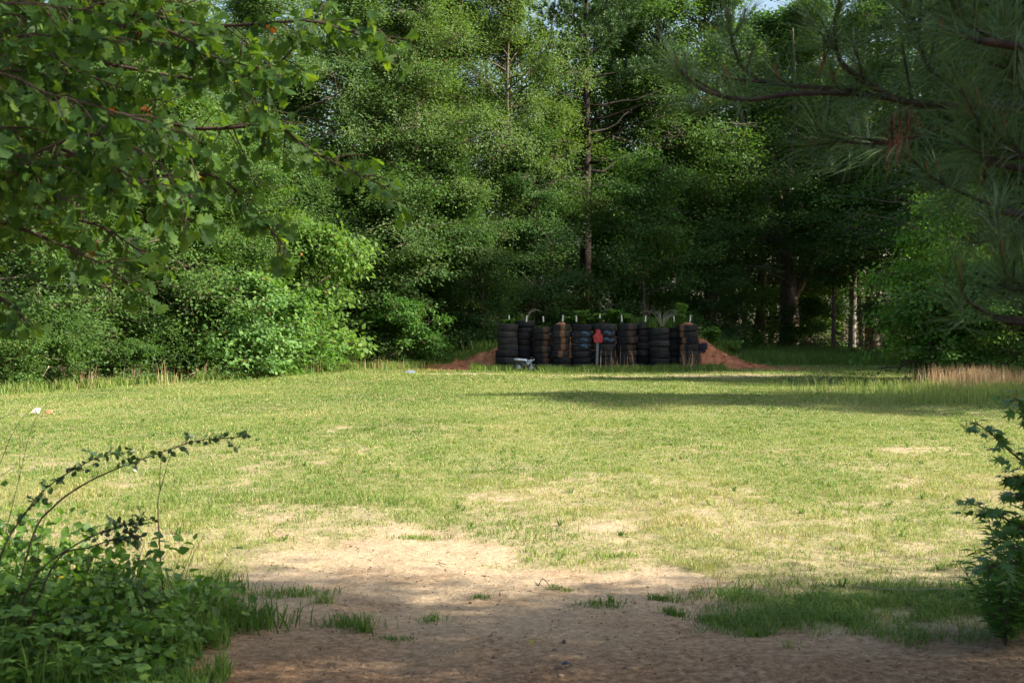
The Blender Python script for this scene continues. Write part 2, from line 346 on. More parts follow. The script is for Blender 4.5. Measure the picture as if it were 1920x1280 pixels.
# ------------------------------------------------------------------ trees
def profile(t, kind):
    if kind == 'edge': return (1 - t ** 1.7) ** .6 * (.82 + .18 * min(1, t * 8))
    if kind == 'tall': return math.sin(math.pi * min(1, .18 + .82 * t) ** .9) ** .6
    if kind == 'round': return math.sin(math.pi * (.12 + .86 * t)) ** .5
    return (1 - t) ** .8
def crown(rng, H, base, Rr, nl, tw, sp, lf, size, kind, tmpl=TL_SIMPLE, trunk_r=.16, spread=.30, flat=.42, lean=(0, 0), twigr=True, young=.5, cull=.385):
    wood, leaf = MB(), MB()
    nseg = 9; tz = np.linspace(0, H * .94, nseg)
    wob = np.cumsum(rng.normal(0, .02 * H / 4, (nseg, 2)), 0); wob -= wob[0]
    tp = np.column_stack([wob[:, 0] + lean[0] * tz / H, wob[:, 1] + lean[1] * tz / H, tz])
    tr = trunk_r * (1 - .93 * (tz / H)) ; tr[0] *= 1.35
    tube(wood, spline(tp, 22), np.interp(np.linspace(0, 1, 22), np.linspace(0, 1, nseg), tr), 8, .5)
    for k in range(nl):
        t = (k + rng.random()) / nl; h = base + (H * .95 - base) * t
        az = k * 2.399 + rng.normal(0, .3); L = Rr * profile(t, kind) * rng.choice([.5, .75, 1, 1.25], p=[.25, .3, .3, .15]) * rng.uniform(.85, 1.1)
        if L < .15: L = .15
        el = R(5 + 50 * t + rng.normal(0, 10)); 
        if kind == 'edge': el = R(4 + 48 * t + rng.normal(0, 13))
        st = np.array([np.interp(h, tz, tp[:, 0]), np.interp(h, tz, tp[:, 1]), h])
        d = np.array([math.cos(az) * math.cos(el), math.sin(az) * math.cos(el), math.sin(el)])
        s = np.linspace(0, 1, 6)[:, None]
        lp = st + d * L * s + np.array([0, 0, -.12 * L]) * s ** 2 + np.cumsum(rng.normal(0, .035 * L, (6, 3)), 0) * (s > 0)
        lr = max(.008, trunk_r * .34 * (1 - t) ** .8 + .01)
        tube(wood, lp, np.linspace(lr, .005, 6), 5, .5)
        for q in range(tw):
            u = rng.uniform(.22, 1) ** .8; ii = u * 5; i0 = min(4, int(ii)); p = lp[i0] * (1 - ii + i0) + lp[i0 + 1] * (ii - i0)
            a2 = az + rng.choice([-1, 1]) * rng.uniform(.35, 1.3); e2 = el * .6 + R(rng.normal(-4, 18))
            l2 = L * rng.uniform(.12, .36) + .15
            d2 = np.array([math.cos(a2) * math.cos(e2), math.sin(a2) * math.cos(e2), math.sin(e2)])
            e = p + d2 * l2 + np.array([0, 0, -.1 * l2])
            if twigr: tube(wood, np.array([p, p * .5 + e * .5 + [0, 0, .03], e]), [.011, .007, .003], 3, .5, cap=False)
            cv = rng.random()
            for w_ in range(sp):
                c = p + (e - p) * rng.uniform(.35, 1.1)
                nn = rng.poisson(lf)
                if nn < 1: continue
                off = rng.normal(0, 1, (nn, 3)) * np.array([spread, spread, spread * flat])
                off[:, 2] -= .12 * np.hypot(off[:, 0], off[:, 1])
                P = c + off
                q1 = vnoise(P[:, 0] * 1.2 + P[:, 2] * .8 + 9, P[:, 1] * 1.2 - P[:, 2] * .7 + 3, 5); q2 = vnoise(P[:, 2] * 1.5 + 5, P[:, 0] * 1.1 + P[:, 1] * .9, 6)
                kk = (.5 * (q1 + q2) + rng.normal(0, .04, nn)) > cull
                if kk.sum() < 2: continue
                P = P[kk]; off = off[kk]; nn = len(P)
                A = off * [1, 1, .5] + d2 * .12 + rng.normal(0, .16, (nn, 3)) + [0, 0, -.10]
                N = np.array([0, 0, 1.]) + rng.normal(0, .38, (nn, 3)) + nrm(np.array([d[0], d[1], 0])) * .5
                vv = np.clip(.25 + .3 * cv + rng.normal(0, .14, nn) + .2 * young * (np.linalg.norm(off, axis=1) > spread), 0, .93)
                vv = np.where(rng.random(nn) < .006, 1, vv)
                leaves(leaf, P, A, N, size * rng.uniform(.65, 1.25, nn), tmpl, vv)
    return wood, leaf
def needle_tuft(mb, rng, p, d, n_, L, wdt, spread=(25, 75), back=.22, val=None):
    d = nrm(d); ref = np.array([0, 0, 1.]) if abs(d[2]) < .9 else np.array([1., 0, 0]); u = nrm(np.cross(d, ref)); v = np.cross(d, u)
    th = rng.uniform(0, 2 * np.pi, n_); s = rng.random(n_); a = np.radians(spread[0] + (spread[1] - spread[0]) * (1 - s) + rng.normal(0, 9, n_))
    A = d * np.cos(a)[:, None] + (u * np.cos(th)[:, None] + v * np.sin(th)[:, None]) * np.sin(a)[:, None]
    P = p - d * back * (1 - s)[:, None]
    LL = L * rng.uniform(.7, 1.1, n_); B = nrm(np.cross(A, rng.normal(0, 1, (n_, 3)))) * wdt / 2
    mid = P + A * (LL * .55)[:, None]; tip = P + A * LL[:, None] + np.array([0, 0, -1.]) * (LL * .10)[:, None]
    V = np.stack([P - B, P + B, mid + B * .9, mid - B * .9, tip], 1).reshape(-1, 3)
    k = np.arange(n_)[:, None] * 5
    Fq = k + np.array([[0, 1, 2, 3]]); Ft = k + np.array([[3, 2, 4]])
    val = np.clip(rng.normal(.5, .2, n_), 0, .95) if val is None else np.full(n_, val)
    mb.add(V, [Fq, Ft], np.repeat(val, 5))
def pine(rng, H, base, Rr, nl, trunk_r, tn=26, L=.2, wdt=.014):
    wood, leaf = MB(), MB()
    tz = np.linspace(0, H, 10); wob = np.cumsum(rng.normal(0, .035, (10, 2)), 0); wob -= wob[0]
    tp = np.column_stack([wob, tz]); tr = trunk_r * (1 - .9 * tz / H); tr[0] *= 1.3
    tube(wood, spline(tp, 24), np.interp(np.linspace(0, 1, 24), np.linspace(0, 1, 10), tr), 10, .5)
    for k in range(nl):
        t = (k + rng.random()) / nl; h = base + (H - base) * t; az = k * 2.399 + rng.normal(0, .3)
        Lb = Rr * (1 - t) ** .6 * rng.uniform(.6, 1.1) * (1 if t > .12 else .75) + .3
        el = R(-4 + 45 * t + rng.normal(0, 8)); st = np.array([np.interp(h, tz, tp[:, 0]), np.interp(h, tz, tp[:, 1]), h])
        d = np.array([math.cos(az) * math.cos(el), math.sin(az) * math.cos(el), math.sin(el)]); s = np.linspace(0, 1, 6)[:, None]
        lp = st + d * Lb * s + np.array([0, 0, .16 * Lb]) * s ** 2 + np.cumsum(rng.normal(0, .03 * Lb, (6, 3)), 0) * (s > 0)
        tube(wood, lp, np.linspace(max(.02, trunk_r * .22 * (1 - t) + .012), .008, 6), 5, .5)
        bare = t < .36
        for q in range(3 if bare else 9):
            u = rng.uniform(.35, 1); ii = u * 5; i0 = min(4, int(ii)); p = lp[i0] * (1 - ii + i0) + lp[i0 + 1] * (ii - i0)
            a2 = az + rng.choice([-1, 1]) * rng.uniform(.2, 1.1); d2 = nrm(np.array([math.cos(a2), math.sin(a2), rng.uniform(0, .8)])); l2 = rng.uniform(.2, .7)
            e = p + d2 * l2; tube(wood, np.array([p, e]), [.013, .008], 3, .5, cap=False)
            if bare: continue
            for r_ in range(4):
                e2 = e + rng.normal(0, .2, 3); needle_tuft(leaf, rng, e2, d2 + [0, 0, .5] + rng.normal(0, .4, 3), tn, L, wdt)
    return wood, leaf

VAR = {}
def variant(key, name, wl, barkm, leafm, leafname='crown'):
    wood, leaf = wl
    VAR[key] = (name, wood.mesh('trunk', M[barkm], True), leaf.mesh(leafname, M[leafm]))
def rg(s): return np.random.default_rng(s)
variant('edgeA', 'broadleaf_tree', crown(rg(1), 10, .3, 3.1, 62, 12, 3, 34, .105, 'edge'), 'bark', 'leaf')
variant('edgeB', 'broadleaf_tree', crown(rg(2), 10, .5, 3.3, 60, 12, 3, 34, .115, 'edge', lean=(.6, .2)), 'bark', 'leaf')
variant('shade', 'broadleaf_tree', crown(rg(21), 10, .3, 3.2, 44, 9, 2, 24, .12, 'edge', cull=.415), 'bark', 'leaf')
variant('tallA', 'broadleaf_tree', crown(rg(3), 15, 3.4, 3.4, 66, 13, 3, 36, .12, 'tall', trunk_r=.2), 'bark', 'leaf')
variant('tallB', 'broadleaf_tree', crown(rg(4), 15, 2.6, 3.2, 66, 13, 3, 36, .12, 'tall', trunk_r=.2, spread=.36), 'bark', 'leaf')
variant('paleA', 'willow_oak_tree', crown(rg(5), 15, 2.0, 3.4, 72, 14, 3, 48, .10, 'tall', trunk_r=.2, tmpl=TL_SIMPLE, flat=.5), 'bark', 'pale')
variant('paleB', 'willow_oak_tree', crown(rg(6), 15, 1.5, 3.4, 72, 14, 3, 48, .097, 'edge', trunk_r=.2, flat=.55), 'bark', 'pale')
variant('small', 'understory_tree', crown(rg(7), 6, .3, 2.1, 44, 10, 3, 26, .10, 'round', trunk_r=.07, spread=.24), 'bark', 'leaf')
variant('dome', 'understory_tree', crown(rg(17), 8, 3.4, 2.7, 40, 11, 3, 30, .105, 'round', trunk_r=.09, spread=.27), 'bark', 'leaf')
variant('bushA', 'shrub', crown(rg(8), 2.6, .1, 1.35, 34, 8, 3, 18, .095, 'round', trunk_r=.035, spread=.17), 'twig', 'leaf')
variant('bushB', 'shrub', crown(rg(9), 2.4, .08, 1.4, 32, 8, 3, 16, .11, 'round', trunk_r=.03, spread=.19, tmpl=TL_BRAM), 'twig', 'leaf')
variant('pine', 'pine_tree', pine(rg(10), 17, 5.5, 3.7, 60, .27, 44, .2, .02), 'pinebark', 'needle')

TREES = []
def place(key, px, D, h=None, label='', cat='tree', tint=(1, 1, 1), rz=None, wide=1.0, group='trees along the edge of the wood', X=None, name=None):
    nm, wm, lm = VAR[key]
    Hs = {'edgeA': 10, 'edgeB': 10, 'tallA': 15, 'tallB': 15, 'paleA': 15, 'paleB': 15, 'small': 6, 'dome': 8, 'shade': 10, 'bushA': 2.6, 'bushB': 2.4, 'pine': 17}[key]
    x = (px - 960) / F * D if X is None else X
    rt = empty(name or nm, (x, D, float(f_z(np.array(x), np.array(D))) - .03), (len(TREES) * 1.7) % 6.28 if rz is None else rz)
    s = (h or Hs) / Hs; rt.scale = (s * wide, s * wide, s)
    tag(rt, label, cat, group)
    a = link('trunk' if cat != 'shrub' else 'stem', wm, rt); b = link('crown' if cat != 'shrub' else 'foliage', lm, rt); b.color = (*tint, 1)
    TREES.append(rt); return rt

G = 'trees along the edge of the wood'
# left flank, in the sun
place('edgeA', -60, 31.5, 10, 'leafy tree at the left edge of the picture, seen through the near oak twigs')
place('edgeB', 60, 33.5, 9.5, 'sunny broadleaf tree behind the white scrap at the far left of the field')
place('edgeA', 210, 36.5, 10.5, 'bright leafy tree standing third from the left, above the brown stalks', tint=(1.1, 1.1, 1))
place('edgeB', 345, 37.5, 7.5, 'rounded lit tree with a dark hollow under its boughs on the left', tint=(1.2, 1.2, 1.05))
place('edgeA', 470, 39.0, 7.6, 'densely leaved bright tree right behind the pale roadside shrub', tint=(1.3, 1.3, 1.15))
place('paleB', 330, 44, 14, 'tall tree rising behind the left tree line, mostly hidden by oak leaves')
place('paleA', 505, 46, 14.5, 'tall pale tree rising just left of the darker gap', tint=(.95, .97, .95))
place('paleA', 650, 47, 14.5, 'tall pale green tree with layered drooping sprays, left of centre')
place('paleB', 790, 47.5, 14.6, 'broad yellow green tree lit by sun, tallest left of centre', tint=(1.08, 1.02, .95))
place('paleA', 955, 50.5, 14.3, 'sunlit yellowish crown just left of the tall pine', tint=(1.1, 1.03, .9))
place('small', 585, 43.5, 5.5, 'dark low tree in the shade between bright shrub and pale trees')
place('small', 700, 45, 6.2, 'shaded small tree with foliage down to the ground, left of the clay bank', wide=1.25)
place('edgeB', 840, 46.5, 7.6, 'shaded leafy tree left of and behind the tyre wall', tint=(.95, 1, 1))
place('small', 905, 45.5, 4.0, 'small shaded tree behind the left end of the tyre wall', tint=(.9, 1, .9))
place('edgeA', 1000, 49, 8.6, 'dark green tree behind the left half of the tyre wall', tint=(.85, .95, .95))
place('pine', 1100, 53, 17, 'tall dark pine with bare trunk rising above the red target', 'pine tree', rz=.5)
place('small', 1205, 49.5, 7.0, 'small soft green tree right behind the middle of the tyre wall', tint=(1, 1.1, .95))
place('tallB', 1215, 57, 17, 'light crowned tree just right of the tall pine', tint=(1.2, 1.2, 1))
place('tallA', 1330, 58, 17.5, 'high leafy tree filling the gap between the pine and the forked oak', tint=(1.1, 1.12, 1))
place('small', 1340, 54, 5.0, 'low shaded tree behind the right end of the tyre wall')
place('tallB', 1640, 64, 18, 'slender tree with leafy top behind the straight grey trunk', tint=(1.05, 1.05, 1))
place('dome', 1565, 57, 7.8, 'small tree with rounded dome of leaves in front of the forked oak', wide=1.1, tint=(1, 1.1, 1))
place('tallA', 1745, 57, 17, 'tall tree behind the bright shrub on the right', tint=(1, 1.05, 1))
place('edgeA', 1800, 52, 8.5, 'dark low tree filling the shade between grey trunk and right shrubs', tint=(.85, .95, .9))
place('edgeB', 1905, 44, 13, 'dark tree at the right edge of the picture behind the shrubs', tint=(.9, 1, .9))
place('pine', 1850, 60, 19, 'distant pine behind the near pine boughs at upper right', 'pine tree')
place('edgeB', 720, 52, 12.5, 'mid height tree in the second row, between the two tallest pale trees', tint=(1.1, 1.05, 1))
place('tallA', 850, 54, 14.2, 'dark tree top showing between the pale crowns left of the pine', tint=(1, 1, 1))
place('edgeA', 1060, 56, 11, 'green tree showing behind the bare part of the tall pine trunk', tint=(1, 1.05, .95))
place('tallB', 1150, 60, 16.2, 'hazy tree top directly behind the tall pine', tint=(1.15, 1.1, 1))
place('edgeB', 1420, 66, 16.5, 'tree filling the space behind the left limbs of the forked oak', tint=(1.1, 1.2, .9))
place('tallB', 1510, 68, 17.5, 'tall tree showing between the upper limbs of the forked oak', tint=(1.15, 1.15, 1))
place('edgeA', 1290, 61, 11, 'mid height tree left of the forked oak, with sunlit gaps', tint=(1.25, 1.3, .9))
place('edgeB', 180, 42, 12, 'tree behind the left tree line, glimpsed between oak twigs', tint=(1.1, 1.1, 1))
# shrubs
S = 'shrubs at the foot of the wood'
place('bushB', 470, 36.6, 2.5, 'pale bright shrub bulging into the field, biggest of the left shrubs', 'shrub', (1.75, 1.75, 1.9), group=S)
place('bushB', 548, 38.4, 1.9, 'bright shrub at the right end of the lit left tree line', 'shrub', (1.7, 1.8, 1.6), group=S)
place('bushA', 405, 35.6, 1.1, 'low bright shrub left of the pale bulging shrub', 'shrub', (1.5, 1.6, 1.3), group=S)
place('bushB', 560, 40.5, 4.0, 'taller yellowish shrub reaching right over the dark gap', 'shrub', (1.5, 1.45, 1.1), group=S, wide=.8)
place('bushA', 20, 30.0, 1.6, 'low green shrub at the far left edge of the field', 'shrub', (1.2, 1.2, 1), group=S)
place('bushA', 110, 31.6, 1.5, 'thin shrub beside the leaning pale branch on the left', 'shrub', (1.0, 1.1, .9), group=S)
place('bushB', 250, 33.8, 1.0, 'small dim shrub between the brown stalks on the left', 'shrub', (.9, 1, .8), group=S)
place('bushA', 650, 42.3, .9, 'knee high shrub at the foot of the dark gap left of centre', 'shrub', (1.1, 1.2, 1), group=S)
place('bushB', 770, 43.0, 1.9, 'shaded shrub with a lighter spray, left of the clay bank', 'shrub', (1.0, 1.25, .9), group=S)
place('bushA', 720, 43.6, 1.6, 'dark shrub in the shade between two others left of the bank', 'shrub', group=S)
place('bushB', 1520, 59.5, 2.2, 'glossy shrub between the forked oak and the straight grey trunk', 'shrub', (1.2, 1.25, 1.1), group=S)
place('bushA', 1660, 57.5, 1.8, 'dark shrub right of the straight grey trunk', 'shrub', group=S)
place('bushA', 1760, 34.5, 4.1, 'tall yellow green shrub under the near pine boughs on the right', 'shrub', (1.7, 1.8, 1.1), group=S, wide=.72)  # bright tint stands in for sunlight that the trees on the right block
place('bushB', 1830, 33.2, 2.6, 'dark leafy shrub behind the tan dry grass on the right', 'shrub', (.95, 1.15, .8), group=S)
place('bushA', 1905, 32.0, 2.5, 'shrub cut by the right edge of the picture behind dry grass', 'shrub', (1.1, 1.3, .9), group=S)
place('bushB', 1745, 32.8, 1.9, 'rounded green shrub at the left end of the tan dry grass', 'shrub', (1.1, 1.3, .9), group=S)
# trees right of the frame: their shade falls on the field and the wood's foot
OF = 'trees to the right of the clearing'
for (X_, Y_, h_, k_) in [(19, 42, 18, 'tallA'), (18.6, 47, 17, 'tallB'), (21.5, 38, 17, 'tallB'), (22, 44, 18, 'tallA'), (24, 51, 17, 'tallB'), (20, 56, 15, 'tallA'), (16.5, 51, 14, 'edgeB'), (17.5, 44, 11, 'edgeA'), (17.0, 24.4, 12.5, 'tallB'), (18.4, 22.6, 12.5, 'tallA'), (23, 31.5, 15, 'tallA'), (29, 40, 14, 'tallA')]:
    place(k_, 0, Y_, h_, 'broadleaf tree standing right of the clearing, beyond the edge of the picture', group=OF, X=X_)
for (X_, Y_, h_, k_) in [(6.9, 3.9, 7.8, 'shade'), (9.8, 2.4, 9.2, 'shade'), (7.4, -.2, 8.0, 'shade'), (8.9, 5.2, 8.2, 'shade'), (12.0, 5.0, 10.8, 'shade'), (8.2, 6.0, 5.6, 'shade'), (6.0, 1.6, 6.2, 'shade'), (14.5, 2.0, 12, 'shade'), (4.8, -2.8, 6.5, 'shade'), (10.6, 6.4, 6.6, 'shade')]:
    place(k_, 0, Y_, h_, 'broadleaf tree right of the camera that shades the near ground', group='trees shading the foreground', X=X_)

# forked oak and straight trunk at the back right
def big_oak():
    rng = rg(31); rt = empty('forked_oak_tree', (*at(1480, 655, 61)[:2], 0.)); tag(rt, 'big forked oak with thick bare trunk lit along its right side', 'tree', G)
    wood, leaf = MB(), MB(); b = np.array([0, 0, 0.])
    fl = lambda i, th: 1 + np.where(i < 4, .5 * (1 - i / 4), 0)[:, None] * (.5 + .5 * np.cos(3 * th + 1))[None] + .07 * np.sin(4 * th + i[:, None] * .3)
    tube(wood, spline([(0, 0, -.1), (.02, 0, 1.2), (-.03, 0, 2.6), (0, 0, 3.6)], 14), np.linspace(.42, .33, 14), 14, .5, flare=fl)
    limbs = [[(0, 0, 2.2), (.7, -.1, 3.4), (1.6, -.3, 5.2), (2.6, -.3, 7.5), (3.4, 0, 10)], [(0, 0, 3.2), (-.1, .1, 5), (0, .1, 8), (.2, 0, 11), (.1, 0, 14.2)],
             [(0, 0, 3.4), (-.6, -.2, 5.2), (-1.5, -.4, 8), (-2.4, -.3, 11), (-2.9, -.3, 13)], [(0, 0, 5), (-.5, 0, 7.2), (-.9, .2, 10), (-1.1, .2, 13.5)],
             [(.1, 0, 5.5), (.8, .1, 7.5), (1.4, .2, 10.5), (1.9, .1, 13)], [(-.1, 0, 3.8), (-1.8, -.8, 5.2), (-3.3, -1.2, 6.0), (-4.5, -1.5, 6.2)], [(1.6, -.3, 5.2), (3, -1, 5.8), (4.2, -1.3, 6)]]
    for k, Lb in enumerate(limbs):
        P = spline(Lb, 14); r0 = .24 if k < 3 else .13; tube(wood, P, np.linspace(r0, .03, 14), 8, .5)
        for q in range(26):
            u = rng.uniform(.3, 1); p = P[int(u * 13)]; d = nrm(rng.normal(0, 1, 3) * [1, 1, .4] + [0, 0, .2]); l2 = rng.uniform(.5, 1.6); e = p + d * l2
            tube(wood, np.array([p, (p + e) / 2 + [0, 0, .08], e]), [.03, .02, .006], 4, .5, cap=False)
            for s_ in range(4):
                c = p + (e - p) * rng.uniform(.3, 1.1) + rng.normal(0, .15, 3); nn = rng.poisson(22); off = rng.normal(0, 1, (nn, 3)) * [.34, .34, .15]
                leaves(leaf, c + off, off + rng.normal(0, .15, (nn, 3)), np.array([0, 0, 1]) + rng.normal(0, .55, (nn, 3)), .12 * rng.uniform(.7, 1.2, nn), TL_SIMPLE, np.clip(rng.normal(.45, .2, nn), 0, .93))
    wood.build('trunk', M['bark'], rt, smooth=True); leaf.build('crown', M['leaf'], rt)
    dead = MB()
    for q in range(3):
        p = np.array([-.3, -.35, 3.2 + .3 * q]); 
        P = p + np.cumsum(np.vstack([[0, 0, 0], np.column_stack([rng.uniform(-.7, -.35, 5), rng.normal(0, .1, 5), rng.uniform(-.1, .35, 5)])]), 0); tube(dead, P, np.linspace(.035, .008, 6), 5, .5)
        for k in range(4):
            a = P[1 + k]; tube(dead, np.array([a, a + [-.2, 0, -.3 * (k % 2) + .1], a + [-.35, .05, .35 - .7 * (k % 2)]]), [.014, .01, .004], 4, .5)
    dead.build('dead_branch', M['paletwig'], rt)
    rt.rotation_euler.z = 0
big_oak()
def straight():
    rng = rg(33); rt = empty('straight_trunked_tree', (*at(1597, 658, 60)[:2], 0.)); tag(rt, 'straight slim grey trunk standing alone right of the forked oak', 'tree', G)
    wood, leaf = MB(), MB(); P = spline([(0, 0, -.1), (.05, 0, 3), (.02, 0, 6), (.1, 0, 10), (0, 0, 14)], 20)
    tube(wood, P, np.concatenate([[.23], np.linspace(.175, .04, 19)]), 10, .5)
    for q in range(30):
        h = rng.uniform(4.3, 13.6); a = rng.uniform(0, 6.28); p = np.array([.05, 0, h]); L_ = rng.uniform(.9, 2.2); e = p + np.array([math.cos(a) * L_, math.sin(a) * L_, .3 * L_])
        tube(wood, np.array([p, (p + e) / 2, e]), [.04, .025, .008], 4, .5, cap=False)
        for s_ in range(10):
            c = p + (e - p) * rng.uniform(.3, 1.15) + rng.normal(0, .2, 3); nn = rng.poisson(20); off = rng.normal(0, 1, (nn, 3)) * [.3, .3, .14]
            leaves(leaf, c + off, off + rng.normal(0, .15, (nn, 3)), np.array([0, 0, 1]) + rng.normal(0, .55, (nn, 3)), .12, TL_SIMPLE, np.clip(rng.normal(.45, .2, nn), 0, .93))
    wood.build('trunk', M['palebark'], rt, smooth=True); leaf.build('crown', M['leaf'], rt)
straight()

# the deep wood behind: one mass of leaves and stems
def deep_wood():
    rng = rg(50); leaf, wood = MB(), MB()
    N_ = 250
    for k in range(N_):
        x = rng.uniform(-34, 40); y = rng.uniform(0, 14) + np.interp(x, [-34, -12, -4, 6, 12, 40], [48, 50, 56, 62, 70, 66])
        H = rng.uniform(11, 18) * np.interp(y, [50, 80], [.93, 1.12])
        if k % 3 == 0: tube(wood, np.array([[x, y, 0], [x + rng.normal(0, .3), y, H * .5], [x + rng.normal(0, .5), y, H * .95]]), [rng.uniform(.08, .2), .09, .02], 6, .5)
        ns = 80
        for s_ in range(ns):
            t = rng.random() ** .8; a = rng.uniform(0, 6.28); r = rng.uniform(.3, 1) * 2.6 * math.sin(math.pi * (.1 + .85 * t)) ** .5
            c = np.array([x + r * math.cos(a), y + r * math.sin(a), .4 + (H - .4) * t]); nn = rng.poisson(24); off = rng.normal(0, 1, (nn, 3)) * [.55, .55, .25]
            leaves(leaf, c + off, off + rng.normal(0, .2, (nn, 3)), np.array([.2, -.2, 1]) + rng.normal(0, .55, (nn, 3)), .17 * rng.uniform(.7, 1.3, nn), TL_SIMPLE, np.clip(rng.normal(.5, .2, nn) + .15 * rng.normal(), 0, .93))
    mb = MB(); mb.add(np.concatenate(leaf.V), [np.concatenate(leaf.F)], np.concatenate(leaf.A), 0)
    mb.add(np.concatenate(wood.V), [f - 0 for f in wood.F], .5, 1)
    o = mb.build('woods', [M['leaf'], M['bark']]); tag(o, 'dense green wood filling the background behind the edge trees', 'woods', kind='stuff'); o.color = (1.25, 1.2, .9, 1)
deep_wood()
def underbrush():
    rng = rg(51); leaf = MB()
    for k in range(520):
        x = rng.uniform(-16, 17); e = np.interp(x, EDGE[:, 0], EDGE[:, 1]); y = e + .6 + rng.exponential(2.2)
        hgt = rng.uniform(.15, .9); nn = 60; off = rng.normal(0, 1, (nn, 3)) * [.35, .35, .16]; P = np.array([x, y, hgt]) + off; P[:, 2] = np.maximum(P[:, 2], .03)
        leaves(leaf, P, off + rng.normal(0, .2, (nn, 3)) + [0, -.1, .1], np.array([0, -.2, 1]) + rng.normal(0, .5, (nn, 3)), .10 * rng.uniform(.6, 1.3, nn), TL_SIMPLE, np.clip(rng.normal(.4, .2, nn), 0, .93))
    o = leaf.build('underbrush', M['leaf']); tag(o, 'low shaded leafy underbrush along the foot of the wood', 'underbrush', kind='stuff')
underbrush()

# ------------------------------------------------------------------ grass
def blades(mb, rng, x, y, z, h, wd, lean, val, curve=.35):
    n_ = len(x); a = rng.uniform(0, 2 * np.pi, n_); b = rng.uniform(0, 2 * np.pi, n_)
    base = np.column_stack([x, y, z]); sd = np.column_stack([np.cos(a), np.sin(a), np.zeros(n_)]) * (wd / 2)[:, None]
    ld_ = np.column_stack([np.cos(b), np.sin(b), np.zeros(n_)]) * (lean * h)[:, None]
    mid = base + ld_ * .35 + np.column_stack([np.zeros(n_), np.zeros(n_), h * .6]); tip = base + ld_ + np.column_stack([np.zeros(n_), np.zeros(n_), h * (1 - curve * lean)])
    V = np.stack([base - sd, base + sd, mid + sd * .8, mid - sd * .8, tip], 1).reshape(-1, 3); k = np.arange(n_)[:, None] * 5
    mb.add(V, [k + np.array([[0, 1, 2, 3]]), k + np.array([[3, 2, 4]])], np.repeat(val, 5))
def fan_points(rng, n_, d0, d1, mg=2.6):
    D = np.sqrt(rng.uniform(d0 ** 2, d1 ** 2, n_)); X = rng.uniform(-1, 1, n_) * (D * .372 + mg); return X, D
def field():
    rng = rg(60); mb = MB()
    for (d0, d1, dens, hh_, wd) in [(5.3, 9, 3600, .036, .0042), (9, 14, 3600, .032, .005), (14, 22, 2400, .030, .0065), (22, 33, 1100, .034, .010), (33, 47, 560, .045, .014)]:
        area = .744 * (d1 ** 2 - d0 ** 2) / 2 + 5.2 * (d1 - d0); n_ = int(area * dens); X, Y = fan_points(rng, n_, d0, d1)
        bare = f_bare(X, Y); fo = f_forest(X, Y); cl = f_clay(X, Y)
        cl2 = fbm(X * 2.5, Y * 2.5, 77, 3); cl3 = fbm(X * 9, Y * 9, 78, 2); dry = fbm(X * .7, Y * .5, 90, 4)
        keep = rng.random(n_) < (1 - bare) ** 1.4 * (1 - .75 * f_thin(X, Y)) * (1 - fo) * (1 - cl) * (.25 + 1.1 * sst(.35, .65, cl3)) + .012 * sst(.6, .7, cl3)
        X, Y, cl2, dry, bare = X[keep], Y[keep], cl2[keep], dry[keep], bare[keep]; n_ = len(X)
        thr = sst(9, 15, Y)
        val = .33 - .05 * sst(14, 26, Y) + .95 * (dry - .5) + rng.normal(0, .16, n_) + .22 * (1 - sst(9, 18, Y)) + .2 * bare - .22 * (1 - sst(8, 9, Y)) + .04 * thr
        isdry = rng.random(n_) < .16; val = np.where(isdry, rng.uniform(.75, 1, n_), val)
        val = np.clip(val, 0, 1)
        h = hh_ * rng.uniform(.5, 1.3, n_) * (1 + .9 * sst(.55, .75, cl2)) * (1 - .4 * bare)
        blades(mb, rng, X, Y, f_z(X, Y) - .004, h, wd * rng.uniform(.7, 1.3, n_), rng.uniform(.2, 1.1, n_), val)
    o = mb.build('grass', M['grass']); tag(o, 'short mown yellow green grass covering the clearing', 'grass', kind='stuff'); return o
field()
def tuft_pts(rng, cx, cy, r, n_):
    return cx + rng.normal(0, r, n_), cy + rng.normal(0, r, n_)
